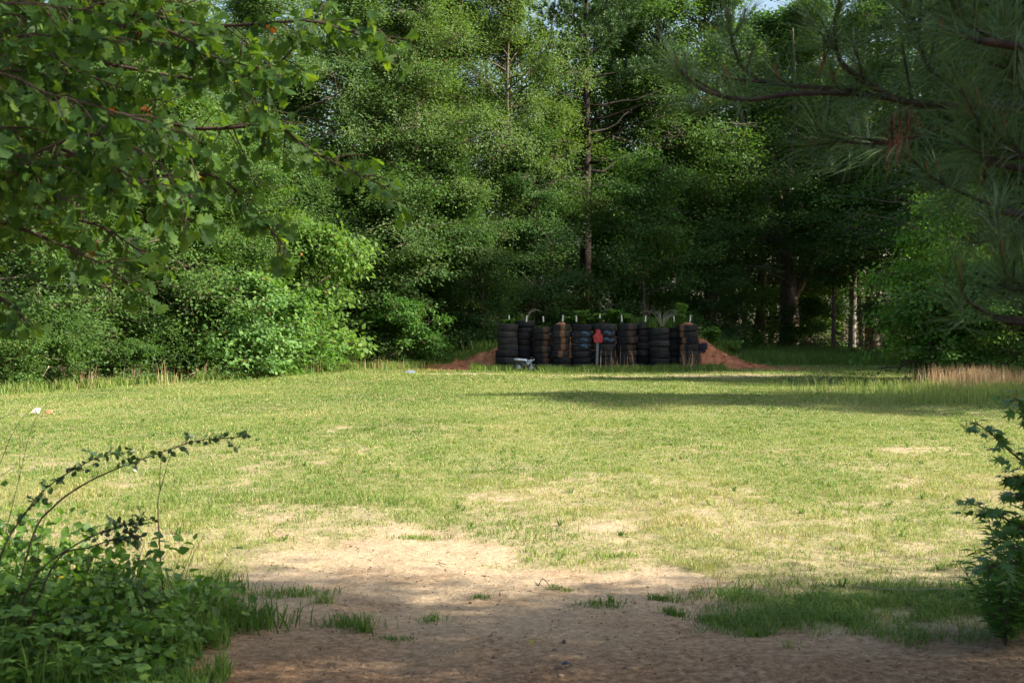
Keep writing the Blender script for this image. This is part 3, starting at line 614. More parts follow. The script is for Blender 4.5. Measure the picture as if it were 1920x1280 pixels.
# coarse grass around the left corner, the right shaded patch, the field's rim
def coarse():
    rng = rg(61); mb = MB()
    # right shaded patch
    n_ = 46000; X = rng.uniform(.8, 3.6, n_); Y = rng.uniform(6.6, 8.35, n_); c = fbm(X * 2.5, Y * 2.5, 31, 3); e = sst(.9, 1.7, X + 1.4 * (c - .5)) * sst(6.65, 7.3, Y + (c - .5) * 1.4) * (1 - sst(7.9, 8.3, Y + (c - .5)))
    k = rng.random(n_) < e * sst(.28, .48, c); X, Y = X[k], Y[k]; n_ = len(X)
    blades(mb, rng, X, Y, f_z(X, Y) - .005, rng.uniform(.03, .10, n_), rng.uniform(.003, .006, n_), rng.uniform(.4, 1.4, n_), np.clip(rng.normal(.22, .20, n_), 0, 1))
    n_ = 7000; X = rng.uniform(-3.2, -1.35, n_); Y = rng.uniform(5.3, 8.3, n_); c = fbm(X * 2.5, Y * 2.5, 32, 3)
    k = rng.random(n_) < sst(.35, .6, c) * (1 - sst(-1.75, -1.4, X)); X, Y = X[k], Y[k]; n_ = len(X)
    blades(mb, rng, X, Y, f_z(X, Y) - .005, rng.uniform(.06, .17, n_), rng.uniform(.004, .007, n_), rng.uniform(.2, .9, n_), np.clip(rng.normal(.12, .15, n_), 0, 1))
    # rim of the field, taller and seedy
    n_ = 42000; X = rng.uniform(-16, 16, n_); e = np.interp(X, EDGE[:, 0], EDGE[:, 1]); Y = e - rng.exponential(.55, n_) + .5
    k = (rng.random(n_) < sst(.35, .62, fbm(X * 1.7, Y * 1.7, 33, 3))) & (f_clay(X, Y) < .4) & ~((X > -1.2) & (X < 6) & (Y > 40.2)); X, Y = X[k], Y[k]; n_ = len(X)
    blades(mb, rng, X, Y, f_z(X, Y), rng.uniform(.08, .34, n_), rng.uniform(.008, .016, n_), rng.uniform(.1, .7, n_), np.clip(rng.normal(.4, .25, n_), 0, 1))
    # rank grass in front of the wall and right of the bank
    n_ = 16000; X = rng.uniform(-1.2, 6.2, n_); Y = 40.55 - rng.exponential(.35, n_); k = ~((X > .0) & (X < .75) & (Y > 39.4)) | (rng.random(n_) < .12); X, Y = X[k], Y[k]; n_ = len(X); blades(mb, rng, X, Y, f_z(X, Y), rng.uniform(.06, .26, n_) * (.5 + fbm(X * 3, Y, 35)), rng.uniform(.008, .014, n_), rng.uniform(.1, .7, n_), np.clip(rng.normal(.3, .22, n_), 0, 1))
    n_ = 36000; X = rng.uniform(5.5, 15, n_); Y = rng.uniform(43.5, 59, n_); k = (f_clay(X, Y) < .3) & (rng.random(n_) < sst(.3, .55, fbm(X, Y, 36, 3))); X, Y = X[k], Y[k]; n_ = len(X)
    blades(mb, rng, X, Y, f_z(X, Y), rng.uniform(.12, .5, n_), rng.uniform(.012, .02, n_), rng.uniform(.1, .8, n_), np.clip(rng.normal(.2, .2, n_), 0, 1))
    # seedy yellow grass by the right margin
    n_ = 15000; X = rng.uniform(5.2, 12.5, n_); Y = rng.uniform(24.2, 30, n_); k = (rng.random(n_) < sst(5, 9.5, X) * sst(.3, .6, fbm(X, Y, 37, 3))); X, Y = X[k], Y[k]; n_ = len(X)
    blades(mb, rng, X, Y, f_z(X, Y), rng.uniform(.12, .38, n_), rng.uniform(.006, .011, n_), rng.uniform(.1, .6, n_), np.clip(rng.normal(.55, .15, n_), 0, 1))
    o = mb.build('long_grass', M['grass']); tag(o, 'longer ragged grass around the margins of the clearing', 'grass', kind='stuff')
    mb = MB()
    n_ = 5200; X = rng.uniform(8.9, 12.8, n_); Y = rng.uniform(28.4, 31.5, n_); k = rng.random(n_) < sst(8.6, 9.8, X) * sst(.25, .5, fbm(X * 2, Y * 2, 38, 2)); X, Y = X[k], Y[k]; n_ = len(X)
    blades(mb, rng, X, Y, f_z(X, Y), rng.uniform(.25, .62, n_), rng.uniform(.006, .012, n_), rng.uniform(.02, .3, n_), rng.random(n_))
    o = mb.build('broom_grass', M['straw']); tag(o, 'stand of tan dry broom grass at the right margin', 'dry grass', kind='stuff')
    mb = MB()
    for (a_, b_, d_, cnt, hh_) in [(110, 200, 31.5, 30, .6), (150, 185, 31.2, 22, .65), (200, 340, 33.0, 46, .7), (340, 400, 34.6, 20, .6), (500, 600, 38.2, 60, .6), (630, 760, 41.0, 70, .5), (1125, 1190, 40.2, 36, .8), (1280, 1310, 40.1, 46, .85), (870, 930, 43, 24, 1.0), (1340, 1400, 46, 26, .7), (1480, 1700, 56, 90, .5), (1690, 1780, 31.5, 60, .55)]:
        px = rng.uniform(a_, b_, cnt); Y = d_ + rng.normal(0, .3, cnt); X = (px - 960) / F * Y
        blades(mb, rng, X, Y, f_z(X, Y), rng.uniform(.3, 1, cnt) * hh_, rng.uniform(.010, .018, cnt), rng.uniform(.02, .35, cnt), rng.random(cnt))
    o = mb.build('dry_stalks', M['straw']); tag(o, 'scattered dry brown stalks along the margin of the wood', 'dry grass', kind='stuff')
coarse()

# ------------------------------------------------------------------ clay bank and tyre wall
def bank_h(x, y):
    hx = np.interp(x, [-4.6, -3, -1.6, -.8, -.3, 1, 4.8, 5.6, 6.3, 7.0, 8.3], [-.1, .04, .22, .5, .75, 1.12, 1.15, 1.0, .55, .22, -.1])
    yy = np.where(y < 42.3, sst(40.5, 41.9, y), 1 - sst(42.6, 45, y))
    return hx * yy + ((fbm(x * 3, y * 3, 70, 3) - .5) * .2 + (fbm(x * 9, y * 4, 73, 3) - .5) * .10) * yy - .04 + f_z(x, y) * .5
bx, by = np.meshgrid(np.arange(-4.6, 8.4, .06), np.arange(40.3, 45.2, .06)); bz = bank_h(bx, by)
inwall = (bx > -.45) & (bx < 5.55) & (by < 42.35); bz = np.where(inwall, np.minimum(bz, -.05), bz)
mb = MB(); nx, ny = bx.shape[1], bx.shape[0]; i = np.arange(ny - 1)[:, None] * nx; j = np.arange(nx - 1)[None]
mb.add(np.stack([bx, by, bz], -1).reshape(-1, 3), np.stack([i + j, i + j + 1, i + nx + j + 1, i + nx + j], -1).reshape(-1, 4))
o = mb.build('clay_bank', M['clay'], smooth=True); tag(o, kind='structure')
rng = rg(71); mb = MB(); n_ = 9000; X = rng.uniform(-4, 8, n_); Y = rng.uniform(41.6, 44.8, n_)
k = rng.random(n_) < sst(.35, .6, fbm(X * 1.5, Y * 1.5, 72, 3)) * sst(41.5, 42.5, Y + .35 * np.where(X > 6.2, 1, 0)); X, Y = X[k], Y[k]; n_ = len(X)
blades(mb, rng, X, Y, bank_h(X, Y), rng.uniform(.08, .32, n_), rng.uniform(.01, .018, n_), rng.uniform(.1, .7, n_), np.clip(rng.normal(.15, .2, n_), 0, 1))
tag(mb.build('bank_grass', M['grass']), 'green grass growing over the top of the clay bank', 'grass', kind='stuff')

rng = rg(74); mb = MB(); n_ = 700; X = np.where(rng.random(n_) < .5, rng.uniform(-3.4, -.5, n_), rng.uniform(5.6, 8, n_)); Y = 40.5 + 1.6 * rng.random(n_); s_ = rng.uniform(.015, .06, n_) * rng.random(n_) ** .7
oc = np.array([[1, 0, 0], [0, 1, 0], [-1, 0, 0], [0, -1, 0], [0, 0, .7], [0, 0, -.7]]); of_ = np.array([[0, 1, 4], [1, 2, 4], [2, 3, 4], [3, 0, 4], [1, 0, 5], [2, 1, 5], [3, 2, 5], [0, 3, 5]])
V = np.stack([X, Y, np.maximum(bank_h(X, Y), 0) + s_ * .3], -1)[:, None] + oc[None] * s_[:, None, None] * rng.uniform(.6, 1.4, (n_, 6, 1)); mb.add(V.reshape(-1, 3), (np.arange(n_)[:, None, None] * 6 + of_[None]).reshape(-1, 3))
tag(mb.build('clods', M['clay']), 'clods of orange clay fallen on the slopes of the bank', 'clods', kind='stuff')
def tyre_mesh(rad, wid, seed, stain=0., paint=0., sa=0.):
    rng = rg(seed); n_ = 72; ri = rad * .56
    prof = [(ri, .28), (ri + .02, .40), (rad * .74, .50), (rad * .90, .49), (rad * .975, .43), (rad, .34), (rad, .17), (rad * .985, .15), (rad * .985, .12), (rad, .10), (rad, -.10), (rad * .985, -.12), (rad * .985, -.15), (rad, -.17), (rad, -.34), (rad * .975, -.43), (rad * .90, -.49), (rad * .74, -.50), (ri + .02, -.40), (ri, -.28), (ri + .03, -.26), (rad * .9, -.2), (rad * .9, .2), (ri + .03, .26)]
    m_ = len(prof); th = np.arange(n_) * 2 * np.pi / n_; V, A, Pp = [], [], []
    for i in range(n_):
        lug = (i % 2) * .010
        for q, (r, z) in enumerate(prof):
            rr = r - (lug if q in (4, 5, 14, 15) or (q in (6, 13) and i % 4 == 1) else 0)
            V.append((rr * math.cos(th[i]), rr * math.sin(th[i]), z * wid))
            dd = abs((th[i] - sa + math.pi) % (2 * math.pi) - math.pi); A.append(stain * (1 - float(sst(.16, .34, dd))) if q < 18 else 0)
            pp = abs((th[i] + math.pi / 2 + math.pi) % (2 * math.pi) - math.pi); Pp.append(paint * (1 if pp < 1.1 and q < 12 else 0))
    V = np.array(V); V[:, 0] *= 1 + rng.normal(0, .008); a = np.arange(n_)[:, None] * m_; b = ((np.arange(n_) + 1) % n_)[:, None] * m_; q = np.arange(m_)[None]; q2 = (q + 1) % m_
    mb = MB(); mb.add(V, np.stack([a + q, b + q, b + q2, a + q2], -1).reshape(-1, 4), np.array(A)); return mb.mesh('tyre', M['tyre'], True, {'p': np.array(Pp)})
TM = {}
def get_tyre(rad, wid, stain, paint):
    k = (round(rad, 2), round(wid, 3), stain, paint)
    if k not in TM: TM[k] = tyre_mesh(rad, wid, len(TM) + 5, *{None: (0, 0, 0), 's': (.55, 0, -math.pi / 2 + .12), 'k': (.6, 0, -math.pi / 2 - .75), 'c': (.18, 0, -math.pi / 2 + .35), 'p': (0, 1, 0)}[stain if stain else paint])
    return TM[k]
ORD = ['topmost', 'second', 'third', 'fourth', 'fifth', 'sixth', 'seventh', 'eighth', 'ninth']
STK = [  # px, width px, top y, dD, tyres, name, stain, painted tyres (from the top)
    (951, 37, 607, 0.0, 7, 'leftmost stack', None, ()), (983, 35, 601, .42, 8, 'tallest stack, second from left', None, ()),
    (1017, 35.5, 614, .05, 7, 'low stack left of the streaked one', 'c', ()), (1052, 34, 608, .0, 7, 'stack with the orange streak down its middle', 's', ()),
    (1091, 39.5, 608, .05, 7, 'stack left of the red target', None, (1, 2, 3)), (1133, 41, 607, .0, 7, 'stack behind the red target', None, (1, 2)),
    (1175, 38, 607, .05, 7, 'stack right of the red target', 'c', (2,)), (1207, 34, 604, .45, 7, 'recessed stack under the green tussock', None, ()),
    (1237, 34.5, 615, .0, 7, 'low stack right of the green tussock', None, ()), (1264, 34, 611, .45, 7, 'recessed stack beside the rightmost stack', None, ()),
    (1290, 35.5, 608, .05, 7, 'rightmost full stack', 'k', ())]
WALLD = 41.0
rng = rg(80); TOPS = []
for si, (px, wp, ty, dD, nt_, sname, stn, pnt) in enumerate(STK):
    D = WALLD + dD; x = (px - 960) / F * D; top = CAMH - (ty - 592) / F * D; th_ = top / nt_
    zc = 0
    for k in range(nt_):
        ft = nt_ - 1 - k; rad = wp / 2 / F * D * rng.uniform(1.0, 1.08) * (1.12 if (si == 0 and k < 3) else 1)
        rad = round(rad * 100) / 100; me = get_tyre(rad, round(th_ * 1.04, 2), stn if (stn != 's' or ft < 5) else None, 'p' if ft in pnt else None) if (stn or ft in pnt) else get_tyre(rad, round(th_ * 1.04, 2), None, None)
        o = link('tyre', me); o.location = (x + rng.normal(0, .014), D + rng.normal(0, .02), zc + th_ / 2); o.scale.z = th_ / round(th_ * 1.04, 2) * 1.0
        rot = rng.uniform(0, 6.28) if not stn and ft not in pnt else rng.normal(0, .07)
        o.rotation_euler = (R(rng.normal(0, 1.3)), R(rng.normal(0, 1.6)), rot)
        t_ = rng.uniform(.5, 1.15); wm_ = rng.uniform(0, .35); o.color = (t_ * (1 + wm_), t_ * (1 + wm_ * .5), t_, 1)
        w_ = ORD[ft] + ' tyre' if k else 'bottom tyre'
        tag(o, f"{w_} in the {sname}" + (' of the wall' if len(sname.split()) < 6 else ''), 'tyre', 'tyres stacked into a wall')
        zc += th_
    TOPS.append((x, D, zc, wp / 2 / F * D))
# short dark stack bulging out at the right foot
for k in range(4):
    o = link('tyre', get_tyre(.31, .2, None, None)); o.location = (5.52 + .01 * k, 41.55, .1 + .195 * k); o.scale.z = .97; o.color = (.7, .8, 1.1, 1); o.rotation_euler = (R(rng.normal(0, 1)), R(rng.normal(0, 1.5)), k)
    tag(o, ['bottom', 'second lowest', 'third lowest', 'upper'][k] + ' tyre in the short stack against the right clay slope', 'tyre', 'tyres stacked into a wall')
# soil in the tyre tops
for si, (x, D, z, r) in enumerate(TOPS):
    mb = MB(); rr = np.linspace(0, 1, 7); th = np.arange(22) * 2 * np.pi / 22
    hgt = .09 if si in (3, 10) else .0
    V = [(r_ * r * .74 * math.cos(t), r_ * r * .74 * math.sin(t), hgt * (1 - r_ ** 2) + .012 * rng.normal() - .03) for r_ in rr[1:] for t in th]; V = [(0, 0, hgt - .03)] + V
    Fq = [[1 + a * 22 + b, 1 + a * 22 + (b + 1) % 22, 1 + (a + 1) * 22 + (b + 1) % 22, 1 + (a + 1) * 22 + b] for a in range(5) for b in range(22)]
    mb.add(np.array(V), [np.array(Fq), np.array([[0, 1 + b, 1 + (b + 1) % 22] for b in range(22)])])
    o = mb.build('soil_heap', M['clay'], smooth=True); o.location = (x, D, z); tag(o, 'orange soil filling the top of the ' + STK[si][5], 'soil', 'soil filling the tyre stacks')
# white stakes on the wall
SX = [955, 987, 1019, 1055, 1081, 1125, 1166, 1210, 1264, 1294]
SL = ['above the leftmost tyre stack', 'on the tallest tyre stack, second from left', 'above the low third stack from the left', 'above the stack with the orange streak',
      'left of the fern clump, fifth from left', 'directly above the red target', 'above the stack right of the red target', 'beside the dark bare twigs over the green tussock', 'at the right of the dry arching weeds', 'furthest right, by the upright green weeds']
for k, px in enumerate(SX):
    b = at(px, 603, WALLD + .12); t = at(px + (1 if k % 2 else -.5), 590.5 + (k % 3), WALLD + .12)
    if k == 5: t = at(px, 589, WALLD + .12); b = at(px, 596, WALLD + .12)
    z0 = min(TOPS, key=lambda q: abs(q[0] - b[0]))[2] - .05
    rt = empty('target_stake', (b[0], b[1], z0)); tag(rt, 'small white stake ' + SL[k], 'stake', 'white stakes along the top of the tyre wall')
    mb = MB(); d_ = t - b; tube(mb, np.array([[0, 0, 0], [0, 0, b[2] - z0]]), [.013, .013], 6); mb.build('stake_foot', M['rust'], rt)
    mb = MB(); q = np.array([0, 0, b[2] - z0]); hw = .022
    V = [];
    for s_, zz in ((q, 1.0), (q + d_, .8)):
        for (u, v) in ((-hw, -.009), (hw, -.009), (hw, .009), (-hw, .009)): V.append(s_ + [u * zz, v, 0])
    mb.add(np.array(V), [np.array([[0, 1, 5, 4], [1, 2, 6, 5], [2, 3, 7, 6], [3, 0, 4, 7], [4, 5, 6, 7]])]); mb.build('stake_tip', M['white'], rt)

# red pocked target on a grey post
rt = empty('steel_target', (*at(1119, 695, 40.45)[:2], 0)); tag(rt, 'red bullet pocked pin shaped target on a leaning grey post', 'target')
p0, p1 = np.array([0, 0, -.05]), at(1120.5, 640, 40.45) - np.array(rt.location)
mb = MB()
for (a_, b_, wx) in [(p0, p1 + [0, 0, .1], .034)]:
    V = [c_ + np.array([u * wx, v * .02, 0]) for c_ in (a_, b_) for (u, v) in ((-1, -1), (1, -1), (1, -.6), (-.6, -.6), (-.6, 1), (-1, 1))]
    mb.add(np.array(V), [np.array([[k, (k + 1) % 6, 6 + (k + 1) % 6, 6 + k] for k in range(6)]), np.array([[6, 7, 8, 9, 10, 11]])])
mb.build('post', M['steel'], rt)
mb = MB(); c0 = at(1121.5, 642, 40.42) - np.array(rt.location); s_ = 40.42 / F
half = [(0, -.5), (3.5, -.6), (6.8, 0), (8.2, 3), (8.9, 7), (8.7, 11), (7.6, 14.5), (5.2, 16.8), (3.9, 18), (4.6, 19.6), (4.7, 21.6), (3.4, 23.6), (1.6, 24.6), (0, 24.8)]
ol = half + [(-x * .98, y) for x, y in half[-2:0:-1]]
ft = [c0 + np.array([x * s_, -.012, y * s_]) for x, y in ol]; bk = [q + np.array([0, .012, 0]) for q in ft]; n_ = len(ft)
cen = [(half[k], half[k]) for k in range(len(half))]
rows = []
VV = []
for x, y in half: VV += [c0 + np.array([-x * .98 * s_, -.012, y * s_]), c0 + np.array([x * s_, -.012, y * s_])]
m_ = len(VV); VV += [q + np.array([0, .012, 0]) for q in VV]
Fq = []
for k in range(len(half) - 1):
    a_, b_, c_, d_ = 2 * k, 2 * k + 1, 2 * k + 3, 2 * k + 2
    Fq += [[a_, b_, c_, d_], [m_ + d_, m_ + c_, m_ + b_, m_ + a_], [b_, m_ + b_, m_ + c_, c_], [a_, d_, m_ + d_, m_ + a_]]
mb.add(np.array(VV), np.array(Fq)); mb.build('target_plate', M['red'], rt)

# small battered toy motorbike at the foot of the wall
def bike():
    o0 = at(984, 693, 40.2); rt = empty('mini_motorbike', (o0[0], o0[1], 0)); tag(rt, 'small broken blue and white motorbike lying in grass before the tyres', 'motorbike')
    k = 40.2 / F; z = lambda py: CAMH - (py - 592) * k; X = lambda px: (px - 984) * k
    mb = MB()
    tube(mb, [(X(964), 0, z(673.5)), (X(972), 0, z(674.2)), (X(984), 0, z(675)), (X(988), 0, z(674))], [.022, .040, .036, .016], 8); mb.build('rear_fender', M['bikewhite'], rt, True)
    mb = MB(); V = []
    for y in (-.05, .05):
        V += [(X(984.5), y, z(675.5)), (X(990), y * .8, z(684.5)), (X(994), y, z(680)), (X(997), y * .7, z(678.5)), (X(1001), y, z(674.5)), (X(992), y, z(674.8))]
    mb.add(np.array(V), [np.array([[0, 1, 2, 3, 4, 5], [11, 10, 9, 8, 7, 6]]), np.array([[q, 6 + q, 6 + (q + 1) % 6, (q + 1) % 6] for q in range(6)])]); mb.build('tank_shroud', M['bikewhite'], rt)
    mb = MB()
    for (a_, b_, c_) in [((987, 676.5), (991, 676.3), (990, 680)), ((993, 679.5), (996, 676.5), (998.5, 676.8))]:
        mb.add(np.array([(X(p[0]), -.054, z(p[1])) for p in (a_, b_, c_)] + [(X(p[0]), -.045, z(p[1])) for p in (a_, b_, c_)]), [np.array([[0, 1, 2], [5, 4, 3]])])
    mb.build('blue_decal', M['bikeblue'], rt)
    mb = MB(); tube(mb, [(X(995), -.18, z(674.5)), (X(997), -.06, z(675.5)), (X(997), .06, z(675.5)), (X(995), .18, z(673.5))], .012, 6); tube(mb, [(X(999), -.05, z(675)), (X(1002), -.05, z(673.5))], .018, 6); mb.build('handlebar', M['bikewhite'], rt)
    mb = MB()
    for (px_, py_, r_, w_) in [(973, 688, .115, .05), (996, 689, .10, .045)]:
        th = np.linspace(0, 2 * np.pi, 25)[:-1]; P = np.array([(X(px_) + r_ * math.cos(t), 0, z(py_) + r_ * math.sin(t)) for t in th]); P = np.vstack([P, P[:1]])
        wl = MB(); tube(wl, P, w_ / 2, 7, cap=False); ww = wl.build('wheel', M['engine'], rt, True)
        hb = MB(); tube(hb, [(X(px_), -.035, z(py_)), (X(px_), .035, z(py_))], [.055, .055], 12)
        for s_ in range(5):
            t = s_ * 1.2566; tube(hb, [(X(px_), 0, z(py_)), (X(px_) + r_ * .95 * math.cos(t), 0, z(py_) + r_ * .95 * math.sin(t))], .008, 5)
        hb.build('hub', M['bikewhite'], ww)
    mb = MB(); tube(mb, [(X(978), 0, z(680)), (X(984), 0, z(686)), (X(988), 0, z(690))], [.06, .09, .05], 9); tube(mb, [(X(970), 0, z(676)), (X(980), 0, z(682)), (X(991), 0, z(684))], .02, 6); tube(mb, [(X(972), .0, z(688)), (X(984), .0, z(689))], .018, 6); mb.build('engine', M['engine'], rt, True)
    mb = MB(); 
    for dy in (-.04, .04): tube(mb, [(X(995), dy, z(676)), (X(996.5), dy, z(689))], .013, 6)
    tube(mb, [(X(987.5), -.03, z(684)), (X(988), -.03, z(693))], .014, 6); mb.build('fork', M['bikewhite'], rt)
bike()

# ------------------------------------------------------------------ plants on the wall and bank
def weed(px, py, D, kind, h, label, spread=.15, n_=40, seed=0, cat='weed', grp='weeds growing on the tyre wall'):
    rng = rg(200 + seed); b = at(px, py, D); rt = empty('weed_clump', tuple(b)); tag(rt, label, cat, grp)
    st, lf = MB(), MB()
    if kind == 'grass':
        x = rng.normal(0, spread, n_); y = rng.normal(0, spread * .6, n_); blades(lf, rng, x, y, np.zeros(n_) - .03, h * rng.uniform(.5, 1.1, n_), rng.uniform(.009, .016, n_), rng.uniform(.05, .6, n_), np.clip(rng.normal(.1, .12, n_), 0, 1)); lf.build('blades', M['grass'], rt); 
    elif kind == 'dry':
        for q in range(n_):
            a = rng.uniform(-1, 1) * spread * 3; hh_ = h * rng.uniform(.5, 1.05); P = spline([(a * .1, 0, 0), (a * .45, rng.normal(0, .05), hh_ * .7), (a, rng.normal(0, .1), hh_), (a * 1.6, rng.normal(0, .1), hh_ * .8)][: (4 if q % 2 else 3)], 9)
            tube(st, P, np.linspace(.009, .003, 9), 4)
        st.build('stems', M['paletwig'], rt)
    elif kind == 'twig':
        for q in range(n_):
            a = rng.uniform(-1, 1) * spread * 2; P = spline([(a * .2, 0, 0), (a * .6, .02, h * .5), (a * rng.uniform(.8, 1.4), 0, h * rng.uniform(.7, 1))], 7); tube(st, P, np.linspace(.011, .003, 7), 4)
        st.build('stems', M['twig'], rt)
    else:
        for q in range(max(5, n_ // 6)):
            a = rng.uniform(0, 6.28); r_ = spread * rng.uniform(.4, 1.6); hh_ = h * rng.uniform(.55, 1.05)
            P = spline([(0, 0, 0), (r_ * .4 * math.cos(a), r_ * .4 * math.sin(a), hh_ * .6), (r_ * math.cos(a), r_ * math.sin(a), hh_)], 8); tube(st, P, np.linspace(.009, .003, 8), 4)
            nn = 44; u = rng.random(nn); i0 = (u * 6.99).astype(int); c = P[i0] + rng.normal(0, .01, (nn, 3)); aa = rng.uniform(0, 6.28, nn)
            A = np.column_stack([np.cos(aa), np.sin(aa), rng.uniform(-.1, .9, nn) if kind == 'spear' else rng.uniform(-.2, .35, nn)])
            leaves(lf, c, A, np.array([0, 0, 1]) + rng.normal(0, .3, (nn, 3)), (.11 if kind == 'spear' else .12) * rng.uniform(.7, 1.4, nn), TL_NARROW if kind == 'spear' else TL_SIMPLE, np.clip(rng.normal(.4, .2, nn), 0, 1))
        st.build('stems', M['twig'], rt); lf.build('leaves', M['vine'], rt).color = (1.5, 1.5, 1.5, 1)
    return rt
weed(953, 607, 41.1, 'leafy', .14, 'little leafy weed on top of the leftmost tyre stack', .12, 40, 1)
weed(980, 601, 41.6, 'grass', .35, 'grassy tuft on the tallest tyre stack', .12, 60, 2)
weed(985, 602, 41.55, 'dry', .45, 'thin arching dry stalks on the tallest tyre stack', .12, 4, 3)
weed(1018, 613, 41.1, 'grass', .10, 'short green tuft in the low third tyre stack', .11, 60, 4)
weed(1066, 605, 41.9, 'leafy', .16, 'low green weeds behind the orange streaked stack', .2, 60, 5)
weed(1090, 605, 41.6, 'fern' if 0 else 'leafy', .36, 'leafy fern like weed above the stack left of the red target', .22, 90, 6)
weed(1122, 606, 41.8, 'leafy', .30, 'leafy weed directly above the red target', .24, 90, 7)
weed(1150, 605, 41.8, 'leafy', .42, 'tallest leafy weed right of the red target', .25, 110, 8)
weed(1172, 606, 41.7, 'leafy', .28, 'pale leafy weed above the stack right of the target', .2, 80, 9)
weed(1208, 606, 41.4, 'grass', .26, 'dense rounded green tussock on the recessed stack', .16, 700, 10)
weed(1212, 602, 41.9, 'twig', .62, 'thin dark bare twigs rising behind the green tussock', .12, 12, 11)
weed(1238, 612, 41.2, 'grass', .36, 'thick green grass clump under the dry arching weeds', .22, 520, 12)
weed(1241, 611, 41.0, 'dry', .5, 'dry straw coloured arching weeds above the low right stack', .15, 11, 13)
weed(1276, 609, 41.3, 'spear', .66, 'tall upright feathery green weed near the right end', .13, 220, 14)
weed(1263, 608, 41.5, 'grass', .4, 'upright green grass beside the feathery weed', .12, 160, 15)
gb2 = 'weeds on the clay bank'
weed(1335, 640, 42.6, 'leafy', .45, 'broad leafy weed on the shoulder of the right clay slope', .25, 110, 16, grp=gb2)
weed(1352, 650, 43.2, 'grass', .4, 'green grass clump behind the right clay slope', .3, 220, 17, grp=gb2)
weed(1372, 662, 43.5, 'leafy', .4, 'leafy weed low on the back of the right clay slope', .3, 110, 18, grp=gb2)
weed(915, 655, 43, 'grass', .4, 'green grass clump over the left clay slope', .35, 260, 19, grp=gb2)
weed(880, 668, 43.4, 'grass', .3, 'low grass clump at the foot of the left clay slope', .4, 260, 20, grp=gb2)

